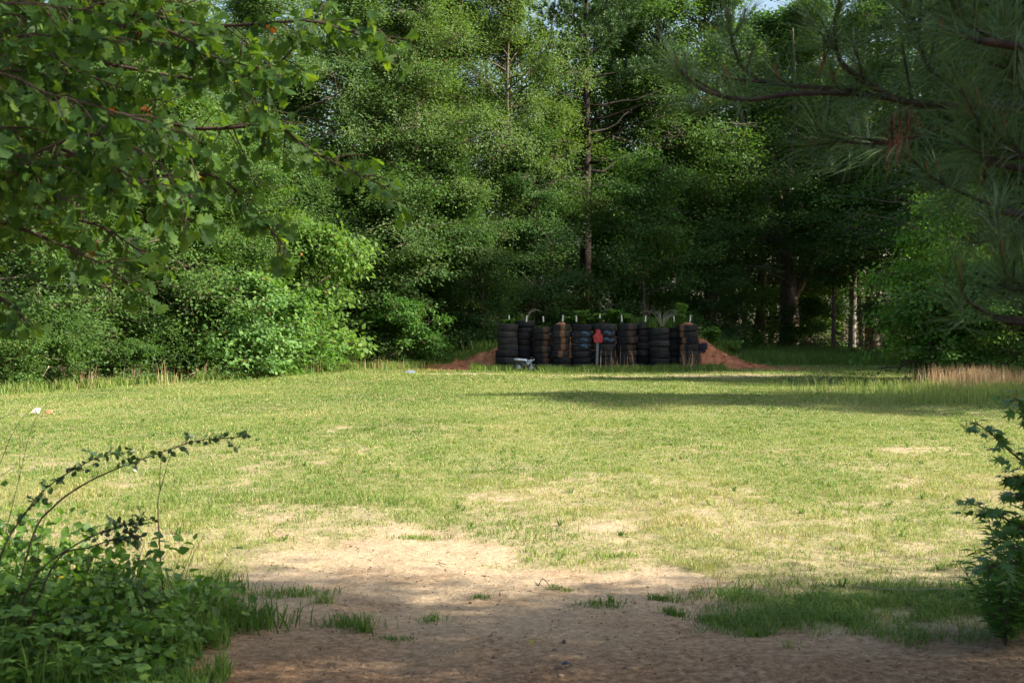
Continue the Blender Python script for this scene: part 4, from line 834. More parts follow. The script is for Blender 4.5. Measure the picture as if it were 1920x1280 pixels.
# ------------------------------------------------------------------ near oak branches (upper left)
def near_oak():
    rng = rg(300); rt = empty('oak_tree', (-5.6, 6.3, 0)); O_ = np.array([-5.6, 6.3, 0]); tag(rt, 'near oak whose lobed leaves hang across the upper left', 'oak tree')
    wood, lf = MB(), MB()
    tube(wood, spline([(0, 0, -.1), (.05, 0, 1.5), (0, .1, 3.5), (.15, 0, 6), (0, 0, 8.5)], 18), np.linspace(.26, .06, 18), 10)
    mains = []
    def main(pts, r0=.014, root=None):
        P = [at(*p) - O_ for p in pts]
        st = root if root is not None else P[0] + np.array([-1.4, rng.uniform(-.3, .3), -.2 - .25 * (len(mains) % 3)])
        P = [np.array([.05, 0, max(.9, st[2] - .2)]), st] + P; S_ = spline(P, 40); tube(wood, S_, np.linspace(r0 * 1.3, .0018, 40), 6); mains.append((S_, 1))
    main([(-150, 90, 6.2), (55, 135, 6.1), (190, 190, 6.0), (360, 240, 5.9), (510, 235, 5.8), (560, 265, 5.8), (640, 312, 5.7), (728, 352, 5.6)])
    main([(-160, 190, 5.6), (0, 240, 5.5), (100, 275, 5.5), (230, 320, 5.4), (330, 365, 5.4), (352, 420, 5.35)])
    main([(-160, 250, 5.0), (0, 312, 5.0), (60, 345, 5.0), (150, 388, 4.9)])
    main([(-150, -60, 6.4), (150, 0, 6.3), (320, 38, 6.2), (430, 48, 6.2), (580, 40, 6.1), (660, 62, 6.1), (752, 84, 6.0)])
    main([(-150, 370, 5.8), (0, 415, 5.7), (80, 445, 5.7), (180, 490, 5.6), (265, 545, 5.5)])
    main([(-150, -100, 5.6), (200, 10, 5.6), (320, 60, 5.6), (400, 105, 5.6), (470, 185, 5.5)])
    main([(-150, 480, 5.2), (0, 560, 5.2), (50, 600, 5.1)])
    main([(60, 300, 5.9), (250, 330, 5.9), (400, 330, 5.8), (480, 400, 5.8), (540, 470, 5.7)])
    main([(-100, 60, 6.6), (200, 120, 6.5), (400, 150, 6.5), (520, 120, 6.5), (600, 20, 6.4)])
    main([(-100, 330, 6.2), (100, 400, 6.1), (200, 430, 6.0), (300, 500, 6.0)])
    for k in range(44):
        a = rng.uniform(-200, 160), rng.uniform(-240, 440); L_ = rng.uniform(200, 480); sl = rng.uniform(-.05, .55); D_ = rng.uniform(5.0, 7.2)
        e = (a[0] + L_, a[1] + sl * L_)
        if e[0] + .9 * e[1] > 680: continue
        main([(a[0], a[1], D_), (a[0] + L_ / 2, a[1] + sl * L_ / 2 - 15, D_ - .1), (e[0], e[1], D_ - .15)], .008)
    # twigs with clustered leaves
    cen = []
    for S_, _ in mains:
        Ls = np.cumsum(np.r_[0, np.linalg.norm(np.diff(S_, axis=0), axis=1)]); tot = Ls[-1]; s = tot * .22
        while s < tot:
            p = np.array([np.interp(s, Ls, S_[:, c]) for c in range(3)]); fwd = nrm(S_[-1] - p + 1e-4) 
            d = nrm(fwd * .8 + rng.normal(0, .6, 3) + [0, 0, -.25]); l2 = rng.uniform(.06, .30)
            if s > tot * .86: l2 = rng.uniform(.04, .16)
            e = p + d * l2; tube(wood, np.array([p, (p + e) / 2 + [0, 0, .01], e]), [.0035, .0028, .0018], 4, cap=False); cen.append((p, e, d)); s += rng.uniform(.05, .10) * (1 if s < tot * .8 else .45)
    for p, e, d in cen:
        nn = rng.integers(4, 9); u = np.clip(rng.beta(3, 1.2, nn), 0, 1)[:, None]; c = p + (e - p) * u
        A = d * .55 + rng.normal(0, .55, (nn, 3)) + [0, 0, -.45]; N = rng.normal(0, .75, (nn, 3)) + [.15, -.35, .75]
        leaves(lf, c + nrm(A) * .01, A, N, rng.uniform(.042, .088, nn), TL_OAK, np.where(rng.random(nn) < .003, 1, np.clip(rng.normal(.45, .25, nn), 0, .95)))
    # upper crown above the picture
    for k in range(150):
        c = np.array([rng.uniform(-2.5, 3.4), rng.uniform(-2.5, 2.6), rng.uniform(3.7, 8.6)]); nn = 30; off = rng.normal(0, .3, (nn, 3))
        if c[0] > 1.6 and c[2] < 3.9: continue
        tube(wood, np.array([[0, 0, min(c[2], 8)], c]), [.02, .004], 3, cap=False)
        leaves(lf, c + off, off + [0, 0, -.2], rng.normal(0, .7, (nn, 3)) + [0, 0, 1], rng.uniform(.08, .12, nn), TL_SIMPLE, np.clip(rng.normal(.45, .25, nn), 0, .95))
    wood.build('trunk', M['twig'], rt, True); lf.build('crown', M['oak'], rt)
near_oak()

# ------------------------------------------------------------------ near pine boughs (upper right)
def near_pine():
    rng = rg(320); O_ = np.array([4.6, 4.3, 0]); rt = empty('near_pine_tree', tuple(O_)); tag(rt, 'near pine whose dark needled boughs cross the upper right', 'pine tree')
    wood, nd, dd, cn = MB(), MB(), MB(), MB()
    tube(wood, spline([(0, 0, -.1), (.05, 0, 2), (0, .05, 4), (.1, 0, 6.5), (0, 0, 9)], 20), np.linspace(.2, .05, 20), 10)
    def bough(pts, r0, tufts=3, rootz=None):
        P = [at(*p) - O_ for p in pts]
        if rootz: P = [np.array([0, 0, rootz])] + P
        S_ = spline(P, 26); tube(wood, S_, np.linspace(r0, .005, 26), 6)
        return S_
    def tuft(p, d, n_=120, L=.19, candle=True):
        needle_tuft(nd, rng, p, d, n_, L * rng.uniform(.85, 1.1), .0022, (12, 88), .16)
        d = nrm(d)
        if candle: cn1 = MB(); tube(cn1, np.array([p - d * .01, p + (d * .3 + np.array([0, 0, .7])) * rng.uniform(.025, .06)]), [.005, .003], 5, rng.random()); cn1.build('bud', M['candle'], rt)
    B = []
    B.append(bough([(2010, 215, 4.3), (1919, 212, 4.3), (1837, 201, 4.25), (1707, 194, 4.2), (1640, 165, 4.2), (1599, 137, 4.2), (1574, 111, 4.2), (1565, 50, 4.15), (1574, 7, 4.1)], .017, rootz=1.75))
    B.append(bough([(1700, 190, 4.2), (1600, 176, 4.2), (1490, 176, 4.1), (1398, 187, 4.1), (1340, 176, 4.05), (1308, 162, 4.0), (1269, 126, 4.0)], .010))
    B.append(bough([(1640, 180, 4.25), (1588, 169, 4.2), (1456, 158, 4.3), (1412, 144, 4.3), (1384, 111, 4.3), (1366, 47, 4.3)], .009))
    B.append(bough([(1820, 205, 4.4), (1743, 248, 4.5), (1635, 270, 4.6), (1563, 259, 4.7), (1535, 244, 4.7)], .008))
    B.append(bough([(2010, 330, 3.9), (1919, 291, 3.9), (1851, 259, 3.9), (1815, 226, 3.9)], .012, rootz=1.7))
    B.append(bough([(1850, 205, 4.2), (1770, 150, 4.3), (1736, 118, 4.3), (1720, 60, 4.3), (1694, 0, 4.3)], .010))
    B.append(bough([(1940, 215, 4.1), (1900, 140, 4.0), (1880, 90, 4.0), (1882, 40, 4.0)], .010))
    B.append(bough([(2010, 100, 3.7), (1919, 90, 3.7), (1830, 60, 3.8), (1790, 10, 3.8), (1780, -40, 3.8)], .012, rootz=2.0))
    B.append(bough([(2020, 620, 4.2), (1930, 600, 4.2), (1860, 590, 4.2), (1812, 560, 4.15), (1800, 525, 4.1)], .010, rootz=1.2))
    B.append(bough([(2020, 560, 4.3), (1940, 540, 4.3), (1890, 520, 4.3), (1880, 480, 4.3)], .009, rootz=1.25))
    B.append(bough([(2020, 420, 4.6), (1930, 400, 4.7), (1850, 380, 4.8), (1780, 350, 4.9), (1740, 330, 4.9)], .010, rootz=1.5))
    B.append(bough([(2040, 460, 4.8), (1960, 450, 4.9), (1900, 440, 5.0), (1850, 420, 5.0)], .009, rootz=1.45))
    B.append(bough([(2000, -60, 4.4), (1850, -60, 4.4), (1650, -70, 4.3), (1500, -60, 4.3)], .012, rootz=2.4))
    for k, S_ in enumerate(B):
        m_ = len(S_); tuft(S_[-1], S_[-1] - S_[-3] + [0, 0, .02], 130)
        lo_ = 6 if k in (0, 4, 7, 8, 9, 10, 11, 12) else 3
        step = 2 if k not in (8, 9) else 6
        for i in range(m_ - 3, lo_, -step):
            if rng.random() < .36: continue
            p = S_[i]; fw = nrm(S_[i] - S_[i - 1]); d = nrm(fw * .5 + rng.normal(0, .55, 3) + [0, 0, .55]); l2 = rng.uniform(.05, .22)
            e = p + d * l2; tube(wood, np.array([p, e]), [.005, .0035], 5); tuft(e, d, 54, candle=rng.random() < .4)
            if rng.random() < .5: needle_tuft(nd, rng, p, fw, 50, .17, .0022, (40, 95), .1)
    # dead needles hanging from the bough
    for (px, py, D_) in [(1688, 240, 4.3), (1700, 250, 4.3), (1672, 262, 4.35), (1860, 290, 3.9), (1552, 98, 4.2), (1545, 118, 4.2)]:
        p = at(px, py, D_) - O_; tube(wood, np.array([p + [0, 0, .07], p]), [.004, .003], 4)
        if py > 230 and px < 1800: needle_tuft(dd, rng, p, np.array([-.15, 0, -1]), 20, .13, .0022, (0, 34), .1)
        else: needle_tuft(dd, rng, p, np.array([-.3, 0, -.6]), 22, .06, .003, (0, 60), .05)
    # crown above and beside the picture
    for k in range(110):
        h = rng.uniform(2.4, 8.5); a = rng.uniform(0, 6.28); r_ = rng.uniform(.5, 2.7) * (1 - .55 * (h - 2.4) / 9); c = np.array([r_ * math.cos(a), r_ * math.sin(a), h])
        wx = c + O_
        if wx[1] > 0 and wx[0] < .46 * wx[1] + .5 and wx[2] < 1.6 + .34 * wx[1]: continue
        tube(wood, np.array([[0, 0, h - .3], c]), [.02, .006], 3, cap=False)
        for q in range(4): needle_tuft(nd, rng, c + rng.normal(0, .14, 3), c * [1, 1, 0] + rng.normal(0, .5, 3) + [0, 0, .8], 60, .19, .005)
    wood.build('trunk', M['pinebark'], rt, True); nd.build('needles', M['needle'], rt); dd.build('dead_needles', M['deadneedle'], rt)
near_pine()

# ------------------------------------------------------------------ foreground shrubs
def arching_shrub():
    rng = rg(340); O_ = np.array([*at(-30, 1180, 6.3)[:2], 0]); rt = empty('arching_shrub', tuple(O_)); tag(rt, 'arching shrub with small dark leaves reaching over the left grass', 'shrub')
    st, lf = MB(), MB()
    stems = [([(-60, 1180, 6.3), (0, 1045, 6.3), (45, 965, 6.3), (90, 912, 6.3), (160, 868, 6.3), (205, 852, 6.3), (250, 846, 6.3)], .30, 9),
             ([(0, 1160, 6.4), (60, 1010, 6.35), (100, 950, 6.3), (150, 912, 6.25), (210, 882, 6.2), (290, 852, 6.2), (370, 826, 6.2), (440, 820, 6.15), (462, 816, 6.15)], .50, 14),
             ([(-20, 1240, 6.1), (60, 1090, 6.1), (140, 1022, 6.05), (220, 988, 6.0), (285, 972, 6.0)], .6, 11),
             ([(20, 1200, 6.1), (100, 1060, 6.1), (170, 1025, 6.05), (240, 1005, 6.0), (262, 1010, 6.0)], .6, 10)]
    for pts, s0, dn in stems:
        P = [at(*p) - O_ for p in pts]; P[0][2] = 0; S_ = spline(P, 40); tube(st, S_, np.linspace(.0055, .0015, 40), 6)
        for i in range(int(40 * s0), 40):
            for q in range(rng.integers(2, 4)):
                p = S_[i] + rng.normal(0, .006, 3); fw = nrm(S_[i] - S_[i - 1]); d = nrm(fw * .5 + rng.normal(0, .7, 3)); tw = rng.uniform(.0, .06) if i < 36 else .01
                e = p + d * tw; 
                if tw > .02: tube(st, np.array([p, e]), [.0018, .0012], 4, cap=False)
                nn = 1 + int(tw * 45); u = rng.random(nn)[:, None]
                leaves(lf, p + (e - p) * u, d * .6 + rng.normal(0, .6, (nn, 3)), rng.normal(0, .7, (nn, 3)) + [0, -.2, .6], rng.uniform(.022, .042, nn) * (1 if i < 36 else .7), TL_OVAL, np.clip(rng.normal(.4, .25, nn), 0, 1))
    st.build('stems', M['twig'], rt, True); lf.build('leaves', M['privet'], rt)
arching_shrub()
def stalk(pts, r, label, side=(), mat='twig', name='bare_stalk', grp=None):
    O_ = at(*pts[0]); O_ = np.array([O_[0], O_[1], 0]); rt_ = MB(); P = [at(*p) - O_ for p in pts]; tube(rt_, spline(P, 20), np.linspace(r, r * .35, 20), 5)
    for s_ in side: tube(rt_, spline([at(*p) - O_ for p in s_], 8), np.linspace(r * .6, r * .25, 8), 4)
    o = rt_.build(name, M[mat], smooth=True); o.location = O_; tag(o, label, 'stalk', grp)
GS = 'bare stalks in the left foreground'
stalk([(307, 1125, 6.9), (300, 1040, 6.9), (296, 950, 6.9), (300, 920, 6.9), (322, 845, 6.9)], .0045, 'tall thin reddish bare stalk standing right of the arching shrub', [[(300, 920, 6.9), (300, 890, 6.9), (302, 858, 6.9)]], grp=GS)
stalk([(345, 1090, 6.8), (362, 1040, 6.8), (384, 1000, 6.8)], .002, 'short fine dark stalk leaning right of the reddish one', grp=GS)
stalk([(10, 1000, 6.9), (35, 900, 6.9), (60, 800, 6.9), (90, 755, 6.9)], .0025, 'thin grey twig leaning right at the left edge', [[(35, 900, 6.9), (38, 830, 6.9), (36, 805, 6.9)]], grp=GS)
stalk([(-30, 960, 6.6), (0, 870, 6.6), (30, 800, 6.6), (60, 765, 6.6)], .0025, 'thin forked twig crossing the left edge of the picture', [[(-10, 900, 6.6), (20, 880, 6.6), (34, 870, 6.6)], [(-30, 800, 6.6), (10, 780, 6.6), (40, 765, 6.6)]], grp=GS)
stalk([(68, 1290, 5.8), (90, 1210, 5.8), (130, 1140, 5.8)], .0028, 'dark bent stem low in the bottom left corner', grp=GS)

def leaf_mass(name, label, cat, pts, n_, size, tmpl, mat, seed, kind=None, stem=True):
    rng = rg(seed); st, lf = MB(), MB()
    for (px, py, D, sx, sz, wgt) in pts:
        c = at(px, py, D); m_ = int(n_ * wgt)
        off = rng.normal(0, 1, (m_, 3)) * [sx, sx * .7, sz]; P = c + off; P[:, 2] = np.abs(P[:, 2]) + .02
        A = rng.normal(0, .7, (m_, 3)) + off * 1.2 + [0, 0, .05]; N = rng.normal(0, .6, (m_, 3)) + [.1, -.25, 1]
        leaves(lf, P, A, N, size * rng.uniform(.35, 1.3, m_), tmpl, np.clip(rng.normal(.45, .25, m_), 0, 1))
        if stem:
            for q in range(m_ // 9):
                e = P[q]; b = np.array([c[0] + (e[0] - c[0]) * .5, c[1] + (e[1] - c[1]) * .5, 0]); tube(st, np.array([b, (b + e) / 2 + rng.normal(0, .012, 3), e]), [.0022, .0018, .0012], 3, cap=False)
    if kind:
        mb = MB(); mb.add(np.concatenate(lf.V), [np.concatenate(lf.F)], np.concatenate(lf.A), 0)
        if stem: mb.add(np.concatenate(st.V), list(st.F), .5, 1)
        o = mb.build(name, [M[mat], M['twig']]); tag(o, label, cat, kind=kind); return o
    rt = empty(name, (0, 0, 0)); tag(rt, label, cat); st.build('stems', M['twig'], rt); lf.build('leaves', M[mat], rt); return rt
leaf_mass('undergrowth', 'tangled leafy undergrowth filling the bottom left corner', 'undergrowth',
          [(30, 1070, 6.6, .22, .10, .8), (120, 1060, 6.7, .22, .09, .9), (200, 1080, 6.8, .20, .08, .9), (60, 1150, 6.3, .25, .10, 1), (170, 1150, 6.4, .22, .09, 1), (280, 1130, 6.8, .15, .06, .6), (360, 1130, 7.0, .12, .05, .4), (40, 1230, 6.0, .25, .07, .5), (160, 1230, 6.0, .25, .05, .35), (-60, 1100, 6.5, .3, .15, .8), (270, 1180, 6.3, .15, .03, .35), (10, 1000, 6.8, .15, .08, .35), (410, 1115, 7.2, .08, .03, .2)],
          300, .052, TL_BRAM, 'vine', 401, 'stuff')
def undergrowth_extra():
    rng = rg(402); lf = MB()
    n_ = 9000; px = rng.uniform(-80, 430, n_); D = rng.uniform(5.6, 7.2, n_); X = (px - 960) / F * D; k = fbm(X * 3, D * 3, 12, 3) > .42; X, D = X[k], D[k]; n_ = len(X)
    blades(lf, rng, X, D, f_z(X, D), rng.uniform(.12, .42, n_) * (1 - .6 * sst(-2.3, -1.4, X)), rng.uniform(.004, .008, n_), rng.uniform(.1, .8, n_), np.clip(rng.normal(.2, .15, n_), 0, 1))
    tag(lf.build('undergrowth_grass', M['grass']), 'tall grass blades growing up through the left undergrowth', 'grass', kind='stuff')
    lf = MB(); n_ = 1500; c = np.column_stack([rng.uniform(-2.7, -1.45, n_), rng.uniform(5.6, 7.1, n_), np.zeros(n_)]); c[:, 2] = rng.beta(1.2, 2, n_) * np.interp(c[:, 0], [-2.7, -2.0, -1.5], [.62, .46, .12])
    for q in range(5):
        th = q * 1.2566 + rng.normal(0, .2, n_); A = np.column_stack([np.cos(th), np.sin(th), rng.uniform(-.2, .25, n_)])
        k = rng.random(n_) < .8; leaves(lf, c[k], A[k], np.array([0, 0, 1]) + rng.normal(0, .25, (k.sum(), 3)), rng.uniform(.03, .07, k.sum()), TL_OVAL, np.clip(rng.normal(.6, .25, k.sum()), 0, 1))
    tag(lf.build('creeper', M['vine']), 'bright five leaflet creeper mixed into the left undergrowth', 'creeper', kind='stuff')
undergrowth_extra()
# sweetgum sapling on the right edge
def sapling():
    rng = rg(360); O_ = np.array([*at(1985, 1180, 6.4)[:2], 0]); rt = empty('sweetgum_sapling', tuple(O_)); tag(rt, 'young sweetgum with dark star shaped leaves at the right edge', 'sapling')
    st, lf = MB(), MB(); br = [[(1985, 1180, 6.4), (1970, 1000, 6.4), (1935, 890, 6.4), (1885, 838, 6.35), (1850, 806, 6.3), (1822, 790, 6.3)], [(1985, 1180, 6.4), (1960, 1060, 6.3), (1915, 1000, 6.3), (1880, 968, 6.25), (1845, 952, 6.2), (1812, 943, 6.2)],
         [(1975, 1000, 6.4), (1955, 820, 6.4), (1925, 765, 6.4), (1900, 745, 6.4)], [(1960, 940, 6.4), (1930, 905, 6.4), (1898, 893, 6.4)], [(1975, 1080, 6.3), (1930, 1040, 6.2), (1870, 1010, 6.2)], [(1980, 1120, 6.3), (1920, 1075, 6.2), (1875, 1060, 6.15), (1845, 1065, 6.1)], [(1970, 960, 6.5), (1930, 930, 6.5), (1900, 925, 6.5)], [(1975, 1010, 6.3), (1940, 985, 6.25), (1905, 990, 6.2)], [(1990, 900, 6.4), (1980, 800, 6.4), (1990, 700, 6.5)]]
    for k, b in enumerate(br):
        P = [at(*p) - O_ for p in b]
        if k < 2: P[0][2] = 0
        S_ = spline(P, 24); tube(st, S_, np.linspace(.009, .0018, 24), 6)
        for i in range(8, 24):
            for q in range(3):
                p = S_[i] + rng.normal(0, .008, 3); a = rng.uniform(0, 6.28); pet = nrm(np.array([math.cos(a), math.sin(a), rng.uniform(-.5, .5)])) * rng.uniform(.02, .06); e = p + pet
                tube(st, np.array([p, e]), [.0012, .0009], 3, cap=False)
                leaves(lf, e[None], (pet * [1, 1, .2] + rng.normal(0, .01, 3) + [0, 0, -.01])[None], (np.array([0, -.15, 1]) + rng.normal(0, .4, 3))[None], rng.uniform(.055, .085) * (1 if i < 20 else .8), TL_STAR, np.clip(rng.normal(.35, .2), 0, 1))
    st.build('trunk', M['twig'], rt, True); lf.build('crown', M['gum'], rt)
sapling()
def narrow_plants():
    rng = rg(370)
    for k, (px, D, h, lab) in enumerate([(1868, 7.0, .46, 'narrow leaved green plant leaning left at the foot of the sapling'), (1893, 6.9, .62, 'taller narrow leaved plant against the right edge of the picture'), (1935, 6.8, .6, 'narrow leaved plant half cut off by the right edge'), (1885, 6.7, .36, 'short narrow leaved plant in front of the sapling')]):
        b = at(px, 1190, D); rt = empty('leafy_weed', (b[0], b[1], 0)); tag(rt, lab, 'plant', 'narrow leaved plants at the right edge'); st, lf = MB(), MB()
        for s_ in range(9):
            a = rng.uniform(0, 6.28); r_ = rng.uniform(.03, .24); hh_ = h * rng.uniform(.7, 1.05)
            P = spline([(0, 0, 0), (r_ * .5 * math.cos(a), r_ * .5 * math.sin(a), hh_ * .6), (r_ * math.cos(a), r_ * math.sin(a), hh_)], 16); tube(st, P, np.linspace(.004, .0015, 16), 5)
            nn = 46; u = rng.uniform(.15, 1, nn); c = P[(u * 15).astype(int)]; aa = rng.uniform(0, 6.28, nn)
            leaves(lf, c, np.column_stack([np.cos(aa), np.sin(aa), rng.uniform(-.1, .5, nn)]), np.array([0, 0, 1]) + rng.normal(0, .3, (nn, 3)), rng.uniform(.05, .10, nn), TL_NARROW, np.clip(rng.normal(.35, .2, nn), 0, 1))
        st.build('stems', M['twig'], rt); lf.build('leaves', M['gum'], rt)
narrow_plants()
# grass tufts one can tell apart
def tuft(px, py, r, h, n_, label, seed, dark=.1, wd=.006):
    D = CAMH * F / (py - 592); b = at(px, py, D); rng = rg(seed); mb = MB(); x = rng.normal(0, r, n_); y = rng.normal(0, r * .6, n_)
    blades(mb, rng, x, y, f_z(x + b[0], y + b[1]) - .005, h * rng.uniform(.4, 1.1, n_), wd * rng.uniform(.6, 1.2, n_), rng.uniform(.2, 1.0, n_), np.clip(rng.normal(dark, .12, n_), 0, 1))
    o = mb.build('grass_tuft', M['grass']); o.location = (b[0], b[1], 0); tag(o, label, 'grass tuft', 'separate grass tufts on the bare ground')
tuft(455, 1180, .13, .17, 420, 'large coarse grass tuft at the edge of the left undergrowth', 501, .08, .008)
tuft(400, 1150, .12, .13, 300, 'coarse tuft just left of the largest left tuft', 502, .08, .008)
tuft(655, 1180, .07, .09, 170, 'broad dark tuft in the shade left of the path', 503, .15)
tuft(680, 1190, .03, .12, 70, 'upright spiky tuft joined to the broad dark one', 504, .2)
tuft(607, 1135, .035, .08, 60, 'pale tuft at the shade line left of the path', 505, .35)
tuft(810, 1165, .04, .07, 70, 'thin tuft in shade left of the path centre', 506, .25)
tuft(540, 1120, .12, .07, 320, 'sunlit tuft at the shade line on the left', 507, .3)
tuft(898, 1125, .035, .04, 70, 'little tuft at the shade line in mid path', 508, .2)
tuft(1050, 1108, .05, .04, 110, 'small tuft near the twig at the shade line', 509, .3)
tuft(1130, 1140, .07, .05, 180, 'low wide tuft in the middle of the shaded path', 510, .1)
tuft(1150, 1135, .02, .08, 20, 'thin dark sprig beside the low wide tuft', 511, .2)
tuft(1240, 1125, .04, .06, 120, 'dark tuft right of the path centre', 512, .1)
tuft(1265, 1150, .035, .07, 110, 'spiky tuft nearest the right grass patch', 513, .1)
tuft(1335, 1160, .06, .06, 170, 'tuft at the left tip of the right grass patch', 514, .1)
tuft(1160, 1045, .09, .05, 300, 'pale green tuft on the sunny sand right of centre', 515, .5)
tuft(790, 1010, .10, .05, 300, 'green tuft at the top of the sunny sand', 516, .4)
tuft(740, 1200, .05, .04, 110, 'low tuft in the shade below the thin one', 517, .15)
tuft(1420, 1190, .05, .05, 140, 'tuft below the left tip of the right grass patch', 518, .1)

# ------------------------------------------------------------------ small things on the ground
def rock(px, py, s, mat, label, seed, cat='stone', name='stone', grp='stones on the dirt path', flat=.7):
    D = CAMH * F / (py - 592); b = at(px, py, D); rng = rg(seed); mb = MB(); nu, nv = 12, 8; V = [];
    ax = rng.uniform(.8, 1.3, 3) * [1, 1, flat]
    for i in range(nv + 1):
        for j in range(nu):
            t = math.pi * i / nv; p = 2 * math.pi * j / nu; d = np.array([math.sin(t) * math.cos(p), math.sin(t) * math.sin(p), math.cos(t)])
            r_ = 1 + .16 * math.sin(3 * d[0] + seed) + .14 * math.sin(4 * d[1] + 2 * seed) + .1 * math.sin(5 * d[2] + seed); V.append(d * ax * r_ * s)
    Fq = [[i * nu + j, (i + 1) * nu + j, (i + 1) * nu + (j + 1) % nu, i * nu + (j + 1) % nu] for i in range(nv) for j in range(nu)]
    mb.add(np.array(V), np.array(Fq)); o = mb.build(name, M[mat]); o.location = (b[0], b[1], float(f_z(np.array(b[0]), np.array(b[1]))) + s * .45 * flat); o.rotation_euler.z = seed; tag(o, label, cat, grp)
rock(1057, 1208, .013, 'stone', 'round brown stone in mid path, higher of the dark ones', 3)
rock(1050, 1261, .016, 'stone', 'flat brown stone just below the dark blue scrap', 8, flat=.5)
rock(1053, 1272, .012, 'palestone', 'small tan stone at the bottom edge of the path', 5)
rock(1172, 1258, .011, 'stone', 'dark stone at the lower right of the path', 6)
rock(925, 1236, .010, 'stone', 'dark stone at the lower left of the path', 7)
rock(882, 1133, .009, 'stone', 'small dark stone just inside the shade, left one', 9)
rock(933, 1135, .008, 'stone', 'small dark stone just inside the shade, near the little tuft', 10)
rock(996, 1115, .010, 'stone', 'reddish stone below the twig at the shade line', 11)
rock(1170, 1150, .009, 'stone', 'small stone right of the low wide tuft', 12)
rock(1040, 1224, .012, 'stone', 'flat grey brown stone between the round stone and blue scrap', 13, flat=.35)
# dark blue scrap
b = at(1060, 1252, CAMH * F / 660); mb = MB(); tube(mb, [(-.016, 0, .008), (-.012, 0, .010), (.012, 0, .010), (.017, 0, .007)], [.004, .008, .009, .006], 7)
o = mb.build('plastic_scrap', M['darkplastic'], smooth=True); o.location = (b[0], b[1], .003); o.rotation_euler.z = .3; tag(o, 'tiny dark blue plastic scrap lying in mid path', 'litter')
# low weeds and broad grass rosettes in the field
rng = rg(590); mb = MB()
for k in range(420):
    X0, Y0 = fan_points(rng, 1, 7.5, 21); X0, Y0 = X0[0], Y0[0]
    if f_bare(np.array(X0), np.array(Y0)) > .75: continue
    nn = rng.integers(6, 22); r_ = rng.uniform(.015, .05); a = rng.uniform(0, 6.28, nn)
    blades(mb, rng, X0 + np.cos(a) * r_ * rng.random(nn), Y0 + np.sin(a) * r_ * rng.random(nn), f_z(np.full(nn, X0), np.full(nn, Y0)), rng.uniform(.03, .085, nn), rng.uniform(.005, .010, nn), rng.uniform(.6, 1.3, nn), np.full(nn, np.clip(rng.normal(.3, .2), 0, 1)), .6)
tag(mb.build('field_weeds', M['grass']), 'scattered broader leaved weeds among the short grass', 'weeds', kind='stuff')
# fine pebbles and litter: uncountable
rng = rg(600); mb = MB()
n_ = 2600; X = rng.uniform(-2.4, 3.2, n_); Y = 5.5 + 5.5 * rng.beta(1, 2.2, n_); s_ = rng.uniform(.002, .0065, n_) * np.where(rng.random(n_) < .04, 1.8, 1)
octa = np.array([[1, 0, 0], [0, 1, 0], [-1, 0, 0], [0, -1, 0], [0, 0, .7], [0, 0, -.7]]); of = np.array([[0, 1, 4], [1, 2, 4], [2, 3, 4], [3, 0, 4], [1, 0, 5], [2, 1, 5], [3, 2, 5], [0, 3, 5]])
V = np.stack([X, Y, f_z(X, Y) + s_ * .3], -1)[:, None] + octa[None] * s_[:, None, None] * rng.uniform(.6, 1.4, (n_, 6, 1)); mb.add(V.reshape(-1, 3), (np.arange(n_)[:, None, None] * 6 + of[None]).reshape(-1, 3))
tag(mb.build('pebbles', M['stone']), 'fine brown pebbles scattered over the dirt', 'pebbles', kind='stuff')
mb = MB(); n_ = 5200; X = rng.uniform(-2.4, 3.4, n_); Y = 5.5 + 5.5 * rng.beta(1, 2.2, n_); a = rng.uniform(0, 6.28, n_); A = np.column_stack([np.cos(a), np.sin(a), rng.normal(0, .12, n_)])
leaves(mb, np.column_stack([X, Y, f_z(X, Y) + .005]), A, np.array([0, 0, 1]) + rng.normal(0, .3, (n_, 3)), rng.uniform(.012, .07, n_), (np.array([[0, 0, 0], [.5, -.035, .0], [1, 0, .0], [.5, .035, 0]]), np.array([[0, 1, 2], [0, 2, 3]])), rng.random(n_))
n2_ = 500; X = rng.uniform(-2.6, 3.4, n2_); Y = rng.uniform(5.5, 10, n2_); a = rng.uniform(0, 6.28, n2_)
leaves(mb, np.column_stack([X, Y, f_z(X, Y) + .006]), np.column_stack([np.cos(a), np.sin(a), np.zeros(n2_)]), np.array([0, 0, 1]) + rng.normal(0, .35, (n2_, 3)), rng.uniform(.015, .035, n2_), TL_SIMPLE, rng.random(n2_) * .6)
tag(mb.build('litter', M['straw']), 'dry needles and bits of leaf strewn over the dirt', 'leaf litter', kind='stuff')
# twig at the shade line, white stalk on the right, fallen sticks
def stick(P, r, label, mat='twig', cat='stick', grp='fallen sticks'):
    c = P[0].copy(); mb = MB(); tube(mb, spline([p - c for p in P], 10), np.linspace(r, r * .5, 10), 5); o = mb.build('fallen_stick', M[mat], smooth=True); o.location = c; tag(o, label, cat, grp)
def gp(px, py, dz=.01):
    D = CAMH * F / (py - 592); p = at(px, py, D); p[2] = float(f_z(np.array(p[0]), np.array(p[1]))) + dz; return p
stick([gp(1010, 1103, .004), gp(1018, 1098, .03), gp(1030, 1106, .012)], .004, 'short dark twig propped up at the shade line')
stick([gp(822, 1058, .006), gp(838, 1064, .012)], .003, 'short dark twig on the sunny sand left of centre')
stick([gp(1600, 1118, .05), gp(1680, 1124, .05), gp(1800, 1128, .06), gp(1880, 1130, .06)], .003, 'long thin pale stem lying across the right grass patch', 'paletwig')
stick([gp(300, 1195, .02), gp(360, 1200, .015), gp(430, 1205, .015)], .005, 'long brown stem lying below the left undergrowth')
stick([at(64, 731, 31), at(75, 712, 31), at(92, 686, 31)], .03, 'pale bleached branch leaning at the left wood margin', 'paletwig')
